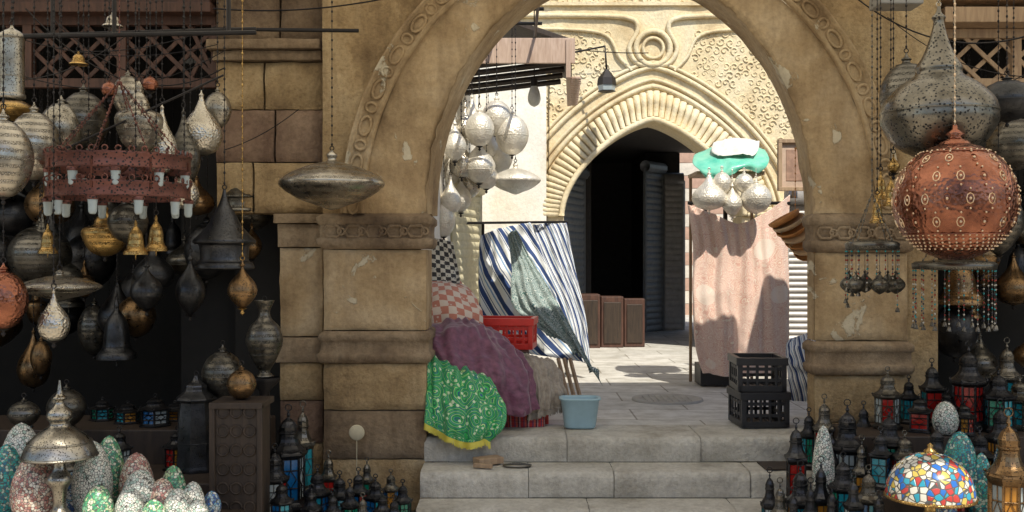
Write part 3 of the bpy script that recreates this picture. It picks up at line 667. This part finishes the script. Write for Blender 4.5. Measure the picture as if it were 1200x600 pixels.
H('teardrop_pendant_lamp','tear',190,120,205,36,5.5,SIL2)
H('teardrop_pendant_lamp','tear',215,126,214,38,5.6,OLD)
H('teardrop_pendant_lamp','tear',236,106,182,48,5.7,SIL2)
H('globe_pendant_lamp','globe',255,102,150,32,5.9,SILP)
H('disc_pendant_lamp','disc',16,110,142,46,5.5,BRASS)
H('teardrop_pendant_lamp','tear',216,190,246,34,5.5,SIL2)
H('globe_pendant_lamp','globe',104,172,206,46,5.6,SILP)
H('brass_pendant_lamp','bowl',123,240,300,52,5.7,BRASS)
H('globe_pendant_lamp','globe',150,232,284,46,5.6,OLD)
H('brass_bell_lamp','bell',159,258,304,28,5.2,BRASS); H('brass_bell_lamp','bell',183,252,300,26,5.3,BRASS); H('brass_bell_lamp','bell',56,262,302,22,5.3,BRASS)
H('dome_lantern','dome',263,222,316,72,5.6,DK); H('openwork_drop_lamp','drop',284,305,362,34,5.5,BRONZE,cm=BRASS)
H('drop_pendant_lamp','drop',172,306,364,38,5.9,DK); H('drop_pendant_lamp','drop',223,296,370,34,6.0,DK)
H('disc_pendant_lamp','disc',70,316,352,94,5.1,SIL); H('teardrop_pendant_lamp','tear',63,338,400,36,4.9,SIL2)
H('copper_globe_lamp','globe',4,308,386,54,4.8,COPP)
H('disc_pendant_lamp','disc',389,176,246,124,6.1,SIL,n=40)
H('small_bell_lamp','bell',132,14,34,24,5.5,SIL); H('small_bell_lamp','bell',92,60,78,22,5.5,BRASS)
for x in (128,176): H('copper_bead_pendant','globe',x,94 if x<150 else 88,114 if x<150 else 108,18,5.3,COPP)
H('vase_lamp','vase',310,352,442,42,5.9,OLD,chain=False)
g=B(); q=W(310,442,5.9); g.lathe([(.12,.0),(.12,.03),(.04,.06),(.03,q.z-.5),(.09,q.z-.44),(.09,q.z-.42)],16,(q.x,5.9,.42),0); g.make('lamp_stand',[IRON])
def chandelier(cx,top,bot,w,d,mat,gl,name,cups=10,tiers=2):
    t=W(cx,top,d); b=W(cx,bot,d); r=w/2/F*d; H_=t.z-b.z; g=B(); bw=.075
    for k in range(tiers):
        rr=r*(1-.0*k); zc=b.z+H_*(.78-.42*k)
        g.lathe([(rr,-bw/2),(rr*1.02,-bw/2),(rr,-bw/2+.01),(rr,bw/2-.01),(rr*1.02,bw/2),(rr,bw/2)],36,(t.x,d,zc),0,sx=1)
        for i in range(36):
            a=i*math.pi/18; g.ring((t.x+rr*math.cos(a),d+rr*math.sin(a),zc+bw/2+.012),.014,.004,0,8,'y' if abs(math.sin(a))>.6 else 'x',4)
        for i in range(cups):
            a=2*math.pi*(i+.5*k)/cups; c=Vector((t.x+rr*.96*math.cos(a),d+rr*.96*math.sin(a),zc-bw/2))
            g.lathe(crv([(0,-.09),(.013,-.088),(.02,-.075),(.021,-.045),(.025,-.01),(.024,0)],3),12,c,1); g.lathe([(.027,-.02),(.029,-.005),(.024,.0)],12,c,0)
    for i in range(8):
        a=i*math.pi/4; p=Vector((t.x+r*math.cos(a),d+r*math.sin(a),b.z+H_*.8)); g.chain(p,(t.x,d,t.z+.35),0)
        g.tube([p,(p.x,p.y,b.z+H_*.36)],.006,5,0); g.tube([p,(t.x,d,b.z+H_*.8)],.008,5,0)
    g.chain((t.x,d,t.z+.35),(t.x,d,3.58),0); g.ball((t.x,d,b.z+H_*.8),.05,0,14)
    return g.make(name,[mat,gl],loc=(t.x,d,b.z))
chandelier(140,176,252,160,5.2,RUST,GL[4],'iron_chandelier')
def copperball(cx,top,bot,w,d):
    t=W(cx,top,d); b=W(cx,bot,d); r=w/2/F*d; c=Vector((b.x,d,b.z+r)); g=B()
    k=22; g.lathe([(r*math.sin(math.pi*i/k),-r*math.cos(math.pi*i/k)) for i in range(k+1)],48,c,0)
    for la,n,ph in ((.75,12,0),(.38,16,.2),(0,18,0),(-.38,16,.2)):
        for i in range(n):
            a=2*math.pi*(i+ph)/n; nrm=Vector((math.cos(la)*math.cos(a),math.cos(la)*math.sin(a),math.sin(la)))
            e=Vector((-math.sin(a),math.cos(a),0)); u=nrm.cross(e); o=c+nrm*r
            pts=[o+e*(.016*math.cos(q))+u*(.024*math.sin(q)) for q in [j*.785 for j in range(8)]]
            g.tube(pts,.003,4,1 if i%3 else 0,True); g.ball(o,.008,1,6)
            g.ball(o+u*.045,.0055,1,6); g.ball(o-u*.045,.0055,1,6)
    for la in (.98,-.62,-.7,-.78,-.86,-.94):
        n=int(60*math.cos(la)); 
        for i in range(n):
            a=2*math.pi*i/n; nrm=Vector((math.cos(la)*math.cos(a),math.cos(la)*math.sin(a),math.sin(la))); g.ball(c+nrm*r,.006,1,6)
    for la in (.95,-.6): g.ring(c+Vector((0,0,r*math.sin(la))),r*math.cos(la)*1.01,.004,0,40)
    g.lathe([(r*.26,r*.96),(r*.24,r*1.0),(r*.12,r*1.06),(r*.1,r*1.1),(r*.16,r*1.14),(r*.05,r*1.22),(.01,r*1.3)],18,c,0)
    g.chain(c+Vector((0,0,r*1.3)),(c.x,d,3.58),1); return g.make('copper_globe_lamp',[COPP,GOLDP],loc=c)
copperball(1119,166,305,138,4.9)
H('onion_pendant_lamp','onion',1100,8,186,130,5.2,DARKNI,n=44,cm=SIL)
H('globe_pendant_lamp','globe',1062,62,156,60,5.7,OLD); H('globe_pendant_lamp','globe',1180,88,142,66,5.5,DK); H('globe_pendant_lamp','drop',1170,190,300,56,5.6,OLD)
H('globe_pendant_lamp','globe',1188,130,200,60,6.0,OLD); H('brass_bell_lamp','bell',1032,200,238,18,5.9,BRASS); H('brass_bell_lamp','bell',1044,206,246,20,5.8,BRASS); H('brass_bell_lamp','bell',1028,228,266,18,5.8,BRASS)
H('brass_bell_lamp','drop',1047,180,204,14,5.8,BRASS)
BEAD=[plain('bead_teal',(.02,.3,.32),.2),plain('bead_white',(.5,.48,.42),.2),plain('bead_red',(.3,.03,.02),.2),plain('bead_dark',(.03,.03,.05),.2)]
def beadch(cx,top,bot,w,d,mat,name,bells):
    t=W(cx,top,d); b=W(cx,bot,d); r=w/2/F*d; g=B(); hh=t.z-b.z
    g.lathe([(r*.2,hh),(r*.9,hh*.97),(r,hh*.94),(r*.98,hh*.86),(r*.5,hh*.85),(r*.2,hh*.86)],24,b,0)
    for i in range(18):
        ln=.8 if not bells else R.uniform(.3,.75)
        a=2*math.pi*i/18; p=b+Vector((r*.95*math.cos(a),r*.95*math.sin(a),hh*.86)); n=int((hh*ln)/.024)
        for k in range(n): g.ball(p-Vector((0,0,.024*k+.008)),.0052,1+(k*3+i*(k//4))%4,6)
        g.tube([p,p-Vector((0,0,hh*ln))],.0015,3,0); g.lathe([(.014,-.02),(.008,0),(0,.008)],8,p-Vector((0,0,hh*ln)),0)
    if bells:
        for i in range(6):
            a=2*math.pi*i/6+.5; p=b+Vector((r*.85*math.cos(a),r*.85*math.sin(a),hh*.42)); q=[(x*.05,z*.13) for x,z in crv(PR['drop'],2)]
            g.lathe(q,16,p-Vector((0,0,.05)),0); g.tube([p+Vector((0,0,.07)),(p.x,p.y,b.z+hh*.86)],.002,3,0)
    for i in range(4): a=i*math.pi/2+.6; g.chain(b+Vector((r*.9*math.cos(a),r*.9*math.sin(a),hh*.95)),b+Vector((0,0,hh+.25)),0,.005)
    g.chain(b+Vector((0,0,hh+.25)),(b.x,d,3.58),0); return g.make(name,[mat]+BEAD,loc=b)
beadch(1022,280,372,62,5.6,OLD,'beaded_chandelier',True); beadch(1118,304,386,94,5.3,OLD,'beaded_chandelier',False)
CL=[('globe',516,150,196,22),('tear',524,122,170,24),('drop',545,120,170,26),('globe',562,126,172,30),('globe',582,112,160,32),('globe',600,128,182,34),('tear',541,160,208,26),('drop',561,160,216,34),('globe',582,152,206,34),('globe',515,185,214,22),('drop',512,205,255,24),('tear',528,205,250,22),('globe',520,230,278,24),('drop',540,205,250,22),('tear',508,232,280,20),('globe',500,165,200,20),('globe',570,190,222,24),('drop',533,140,190,24),('globe',507,250,282,20),('tear',553,110,165,24),('tear',572,140,190,26),('globe',528,178,216,26),('globe',550,195,232,24)]
for i,(k,x,t,b,w) in enumerate(CL): H('pendant_lamp',k,x,t,b,w*1.15,8.2+.5*R.random()+ (.25 if x>570 else 0),[PALEM,PALEM,SIL2,PALEM][i%4],ztop=3.55,n=20)
H('disc_pendant_lamp','disc',604,190,228,60,8.6,PALEM,ztop=3.55)
g=B()
for y in (7.5,8.0,8.5): g.tube([(-.6,y,3.56),(.25,y,3.56)],.014,6,0)
for x in (-.5,-.15,.2): g.tube([(x,7.0,3.55),(x,8.95,3.55)],.014,6,0)
g.make('hanging_rail',[IRON])
for k,x,t,b,w,mt in (('tear',831,200,246,40,PALEM),('drop',858,214,254,24,PALEM),('globe',886,210,250,36,PALEM),('globe',846,198,228,22,PALEM),('globe',872,200,226,22,PALEM)):
    H('pendant_lamp',k,x,t,b,w,8.72,mt,ztop=W(858,203,9).z+.02,n=24,cm=PALEM)
for i in range(52):
    k=R.choice(['globe','tear','drop','bell','dome','bowl']); x=R.uniform(-20,300); t=R.uniform(150,400); h=R.uniform(40,80)
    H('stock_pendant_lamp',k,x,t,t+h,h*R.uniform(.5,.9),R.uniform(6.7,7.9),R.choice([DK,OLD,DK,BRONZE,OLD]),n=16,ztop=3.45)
for i in range(28):
    k=R.choice(['globe','tear','drop','bell','dome']); x=R.uniform(1110,1260); t=R.uniform(110,400); h=R.uniform(35,75)
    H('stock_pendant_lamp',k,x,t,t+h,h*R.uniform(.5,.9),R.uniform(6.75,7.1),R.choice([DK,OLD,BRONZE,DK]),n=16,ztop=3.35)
g=B()
for y in (5.2,5.6): g.tube([W(-40,44,y),W(300,38 if y<5.4 else 34,y)],.012,6,0)
g.tube([W(60,182,5.2),W(262,88,5.4)],.006,5,0)
for px in (62,134,268): a=W(px,40,5.4); g.tube([a,(a.x,a.y,3.62)],.012,6,0)
g.tube([W(250,34,6.4),W(420,36,6.2)],.012,6,0)
g.make('iron_hanging_rail',[IRON])
g=B()
def wire(a,b,sag,r=.003):
    a,b=Vector(a),Vector(b); g.tube([a.lerp(b,i/14)-Vector((0,0,sag*4*(i/14)*(1-i/14))) for i in range(15)],r,4,0)
wire(W(-20,30,6),W(255,52,6.5),.12); wire(W(-20,70,6),W(262,60,6.5),.2); wire(W(262,176,6.3),W(350,128,6.55),.03); wire(W(250,10,6.5),W(480,-8,6.4),.05,.005); wire(W(60,20,5.8),W(200,90,6.3),.1)
wire(W(-20,90,5.6),W(150,40,5.5),.1); wire(W(30,10,5.9),W(262,80,6.5),.25,.004); wire(W(90,60,6),W(255,30,6.4),.05)
wire(W(1040,20,6.4),W(1220,90,5.6),.1); wire(W(1050,100,6.4),W(1240,60,5.6),.15); wire(W(660,56,11.8),W(760,62,11.9),.02,.006); wire(W(1000,-5,6.4),W(1210,40,5.8),.15,.005)
g.make('electric_cable',[IRON])
def lantern(name,cx,top,bot,w,d,fm,gl,n=6,rot=None,hangz=None):
    t=W(cx,top,d); b=W(cx,bot,d); Hh=t.z-b.z; r=w/2/F*d; g=B(); rot=R.random()*1.0 if rot is None else rot
    sc=lambda p:[(a*r,z*Hh) for a,z in p]
    g.lathe(sc([(0,.01),(.95,.0),(1,.02),(1,.05),(.82,.08),(.8,.11)]),n,b,0,False,rot=rot)
    g.lathe(sc([(.8,.49),(.86,.5),(1,.53),(1,.55),(.9,.57)]),n,b,0,False,rot=rot)
    g.lathe(sc(crv([(.9,.57),(.6,.62),(.46,.68),(.44,.72)],2)+[(.5,.73),(.5,.745),(.44,.75),(.46,.79),(.3,.84),(.1,.87),(.06,.88),(.11,.9),(.05,.925),(.03,.95)]),n*2,b,0,False,rot=rot)
    g.ring(b+Vector((0,0,Hh*.97)),Hh*.025+.004,.003,0,10,'y',4)
    for i in range(n):
        a0=rot+2*math.pi*i/n;a1=rot+2*math.pi*(i+1)/n; k=r*.8
        p0=b+Vector((k*math.cos(a0),k*math.sin(a0),Hh*.1)); p1=b+Vector((k*math.cos(a1),k*math.sin(a1),Hh*.1)); up=Vector((0,0,Hh*.4))
        g.tube([p0,p0+up],r*.07,4,0)
        cen=(p0+p1)/2; inn=(b+Vector((0,0,Hh*.1))-cen)*.06
        g.add([p0+inn,p1+inn,p1+up+inn,p0+up+inn],[(0,1,2,3)],1+i%max(1,len(gl)))
        for f in (.3,.72): g.tube([p0+up*f,p1+up*f],r*.035,4,0)
        m0=p0.lerp(p1,.5); g.tube([m0,m0+up*.3],r*.03,4,0); g.tube([m0+up*.72,m0+up],r*.03,4,0)
        g.tube([m0+up*.3,p0.lerp(p1,.85)+up*.51,m0+up*.72,p0.lerp(p1,.15)+up*.51],r*.03,4,0,True)
        g.ball(b+Vector((r*.98*math.cos(a0),r*.98*math.sin(a0),Hh*.565)),r*.07,0,6)
    return g.make(name,[fm]+gl,loc=b)
DKI=metal('blackened_iron',(.085,.085,.09),(.028,.028,.03),.34,'engrave',110)
def rg(): return [R.choice(GL) for _ in range(2)]
g=B()
g.bb(-4.2,-1.35,4.85,5.45,.02,.22,0); g.bb(-4.2,-1.45,5.45,5.95,.02,.42,0); g.bb(-4.2,-1.5,5.95,6.5,.02,.62,0)
g.make('display_stand',[WOODD],bevel=.008)
g=B(); g.bb(1.62,4.4,4.9,5.4,.02,.16,0); g.bb(1.95,4.4,5.4,5.85,.02,.36,0); g.bb(1.95,4.4,5.85,6.3,.02,.6,0); g.make('display_stand',[WOODD],bevel=.008)
def zpy(z,d): return 300+(CAMZ-z)*F/d
def stand(fn,name,cx,top,w,d,z,*a,**k): return fn(name,cx,top,zpy(z,d),w,d,*a,**k)
def LS(cx,top,w,d,z,fm=None,gl=None,n=6): return lantern('metal_lantern',cx,top,zpy(z,d),w,d,fm or R.choice([DKI,DKI,OLD,DK]),gl or rg(),n)
LS(182,462,40,6.1,.62,DKI,[GL[4],GL[0]]); LS(338,474,46,5.95,.16,DKI,[GL[0],GL[4]])
g=B()
for x0,x1,z in ((-1.42,-1.0,.16),(-1.0,-.62,.1)): g.bb(x0,x1,5.6,6.3,.005,z)
g.make('low_plinth',[WOODD],bevel=.006)
for cx,top,w,d in ((322,520,34,5.7),(345,500,30,6.1),(372,545,34,5.8),(398,552,30,5.8),(385,528,24,6.15),(420,548,26,5.9),(440,556,28,5.8),(458,550,22,6.1),(472,562,24,5.8),(410,562,24,5.6),(430,536,20,6.2),(448,575,24,5.6),(355,470,28,6.3),(330,560,30,5.5),(365,568,26,5.55),(310,548,24,5.9),(390,574,24,5.5),(425,578,22,5.45),(462,580,22,5.5)):
    LS(cx,top,w,d,.10 if cx>360 else .16,n=R.choice([4,6,6]))
g=B(); q=W(418,507,6.42); g.lathe([(0,.004),(.045,.004),(.05,0),(.045,-.004),(0,-.004)],20,q,0,tilt=Matrix.Rotation(math.pi/2,3,'X')); g.tube([q,(q.x,q.y-.0,.1)],.003,4,0); g.make('round_price_tag',[plain('cream_card',(.62,.55,.38),.7)])
stand(lambda n,cx,t,b,w,d,*a:H(n,'tower',cx,t,b,w,d,*a,chain=False,n=8,sm=False),'pierced_tower_lantern',230,440,54,5.8,.42,DK)
g=B(); q=W(284,600,5.5)
g.bb(q.x-.12,q.x+.12,5.38,5.62,.22,CAMZ-175/F*5.5,0)
for k in range(6):
    z=.26+k*.1; 
    for j in (-1,0,1): g.ring((q.x+j*.07,5.375,z+.05),.03,.006,0,12,'y',5)
for sx in (-1,1): g.bb(q.x+sx*.125-.015,q.x+sx*.125+.015,5.365,5.395,.22,CAMZ-170/F*5.5,0)
g.bb(q.x-.14,q.x+.14,5.36,5.64,CAMZ-175/F*5.5,CAMZ-168/F*5.5,0)
g.make('carved_wooden_pedestal',[WOODD,DKI],bevel=.004)
H('ball_top_lamp','globe',283,428,468,34,5.5,BRONZE,chain=False); H('ball_top_lamp','globe',261,404,466,48,5.9,OLD,chain=False)
stand(lambda n,cx,t,b,w,d,*a:H(n,'cyl',cx,t,b,w,d,*a,chain=False),'metal_stand',261,464,36,5.9,.42,DK)
q=W(70,600,4.95); g=B()
P=[(.09,.22),(.1,.24),(.05,.27),(.03,.34),(.055,.38),(.03,.42),(.035,.5),(.06,.55),(.03,.6),(.03,.66),(.06,.68)]
g.lathe(crv(P,4),28,(q.x,4.95,0),0)
Dm=[(.16,.655),(.172,.665),(.165,.69),(.15,.72),(.12,.76),(.08,.79),(.05,.81),(.045,.83),(.06,.85),(.055,.88),(.025,.91),(.02,.93),(.035,.945),(.015,.965),(.004,1.03)]
g.lathe([(a,b+.0) for a,b in crv(Dm,4)],40,(q.x,4.95,0),0)
for zf,rr in ((.665,.174),(.73,.145)): g.ring((q.x,4.95,zf),rr,.005,0,40)
g.make('domed_table_lamp',[SILP],loc=(q.x,4.95,.22))
def egg(cx,top,w,d,z,mt): return stand(lambda n,cx,t,b,w,d,*a:H(n,'egg',cx,t,b,w,d,*a,chain=False,n=24),'mosaic_egg_lamp',cx,top,w,d,z,mt)
g=B(); g.bb(-4.2,-1.4,4.9,5.42,.222,.30,0); g.make('display_tray',[WOODD],bevel=.005)
for cx,top,w,d,z,k in ((108,516,46,5.15,.30,3),(128,510,36,5.35,.30,0),(160,530,40,5.3,.3,1),(164,550,44,5.1,.3,3),(190,560,34,5.1,.3,1),(208,572,34,5.0,.3,3),(203,545,30,5.3,.3,0),(226,564,28,5.1,.3,3),(115,568,36,4.95,.3,0),(152,570,34,4.97,.3,3),(232,585,26,5.0,.3,3),(88,552,40,5.2,.3,2),(25,495,50,5.4,.3,3),(8,520,40,5.2,.3,4),(42,530,56,5.05,.3,1),(248,575,22,5.2,.3,2),(180,585,30,4.92,.3,0)):
    egg(cx,top,w,d,z,MOS[k])
H('globe_table_lamp','globe',28,466,500,36,5.6,OLD,chain=False); H('globe_table_lamp','globe',78,450,500,44,5.8,OLD,chain=False)
g=B()
for cx,d in ((28,5.6),(78,5.8)): q=W(cx,500,d); g.lathe([(.09,0),(.09,.02),(.03,.05),(.025,.2),(.05,q.z-.42)],16,(q.x,d,.42),0)
g.make('lamp_stand',[OLD])
for cx,top,w,d in ((150,470,34,6.2),(120,466,30,6.3),(205,470,32,6.3),(300,470,30,6.2),(140,500,30,5.7),(208,500,34,5.8)): LS(cx,top,w,d,.62 if d>5.95 else .42)
RL=[(902,548,22,5.7,.005),(914,560,24,5.5,.005),(933,490,32,5.95,.17),(948,478,24,6.3,.33),(938,540,36,5.6,.02),(966,462,28,6.25,.33),(962,535,28,5.6,.02),
(993,468,44,5.9,.2),(988,530,36,5.5,.16),(1040,430,34,6.1,.6),(1078,462,34,6.0,.6),(1042,478,38,5.7,.36),(1110,455,26,6.1,.6),(1018,545,34,5.3,.16),(1032,500,30,5.6,.36),(1135,400,44,6.1,.6),(1170,430,40,6.0,.6),
(1060,505,36,5.6,.36),(1098,495,32,5.6,.36),(1148,500,36,5.55,.36),(1172,468,34,5.7,.36),(1195,440,40,6.1,.6),(1012,470,24,6.2,.4),(950,560,24,5.4,.02),(975,566,24,5.3,.02),(1180,396,34,6.3,.6),(1092,420,32,6.25,.6),(1065,440,24,6.3,.6),(1120,540,30,5.3,.16),(1215,520,44,5.2,.16),(1030,575,26,5.1,.16),(1130,470,28,5.9,.6),(975,500,24,5.9,.2),(1010,510,24,5.7,.18),(1000,555,26,5.2,.16),(930,570,22,5.35,.02)]
for i,(cx,top,w,d,z) in enumerate(RL):
    gl=rg()
    if i in (7,): gl=[GL[4],GL[4]]
    LS(cx,top,w,d,z,[DKI,OLD,DK,DKI][i%4],gl,n=[6,6,4,8][i%4])
g=B(); g.bb(1.6,1.93,5.75,6.19,.162,.168,0); g.bb(1.55,1.92,6.25,6.49,.322,.33,0); g.make('display_mat',[WOODD])
LS(1182,478,54,5.0,.16,BRONZE,[GL[3],GL[4]],8)
q=W(1090,600,4.9); r=50/F*4.9; g=B(); zt=W(0,530,4.9).z; zb=W(0,582,4.9).z; hh=zt-zb
g.lathe(crv([(r*.98,zb-.0),(r,zb+.01),(r*.96,zb+hh*.3),(r*.78,zb+hh*.65),(r*.45,zb+hh*.9),(r*.1,zb+hh)],4),40,(q.x,4.9,0),0)
g.ring((q.x,4.9,zb),r,.008,1,40); g.lathe(crv([(.1,.162),(.11,.18),(.05,.2),(.025,.24),(.04,.28),(.02,zb)],3),20,(q.x,4.9,0),1); g.lathe([(.03,zt-.005),(.03,zt+.01),(.012,zt+.02),(.015,zt+.035),(0,zt+.045)],12,(q.x,4.9,0),1)
g.make('mosaic_dome_lamp',[MOSD,BRASS],loc=(q.x,4.9,zb))
for cx,top,w,d,z,k in ((1125,505,40,5.35,.36,4),(1150,530,30,5.3,.16,4),(965,498,26,5.75,.2,3),(1180,510,30,5.4,.36,2),(1108,560,26,5.1,.16,2),(1108,470,30,5.9,.6,3)): egg(cx,top,w,d,z,MOS[k])
g=B(); q=W(1050,2,6.2); g.box(q,(.26,.2,.07),0); g.tube([q,(q.x,6.55,q.z+.1)],.02,6,0); g.make('flood_light',[plain('grey_paint',(.3,.3,.29),.5)],bevel=.008)
# ------------------------------------------------------------ low building opposite (behind the viewer)
g=B(); g.bb(-14,14,-10.3,-7,0,3.6,0)
for i in range(9):
    g.bb(-12+i*2.8,-10.8+i*2.8,-7.02,-6.97,.5,2.4,1); g.bb(-12.1+i*2.8,-10.7+i*2.8,-7.0,-6.9,2.4,2.5,2)
g.bb(-14,14,-7.05,-6.8,3.4,3.6,2); g.make('stone_building',[PALE,DARKW,BROWNST])
# ------------------------------------------------------------ LIGHT, CAMERA
el=math.radians(53); dx,dy=.36,-.933
sd=Vector((dx*math.cos(el),dy*math.cos(el),math.sin(el)))
sun=bpy.data.lights.new('Sun','SUN'); sun.energy=5; sun.angle=math.radians(.5); sun.color=(1,.94,.81)
so=bpy.data.objects.new('Sun',sun); so.rotation_euler=sd.to_track_quat('Z','Y').to_euler(); so.location=(0,0,20); bpy.context.scene.collection.objects.link(so)
w=bpy.data.worlds.new('World'); bpy.context.scene.world=w; w.use_nodes=True; nt=w.node_tree
sk=nt.nodes.new('ShaderNodeTexSky'); sk.sky_type='NISHITA'; sk.sun_disc=False; sk.sun_elevation=el; sk.sun_rotation=math.atan2(dx,dy)
nt.links.new(sk.outputs[0],nt.nodes['Background'].inputs[0]); nt.nodes['Background'].inputs[1].default_value=.15
cam=bpy.data.cameras.new('Camera'); cam.lens=36; cam.sensor_width=36; cam.clip_end=500
co=bpy.data.objects.new('Camera',cam); co.location=(0,0,CAMZ); co.rotation_euler=(math.pi/2,0,0); bpy.context.scene.collection.objects.link(co); bpy.context.scene.camera=co
sc_=bpy.context.scene; sc_.view_settings.view_transform='Standard'; sc_.view_settings.look='None'; sc_.view_settings.exposure=0
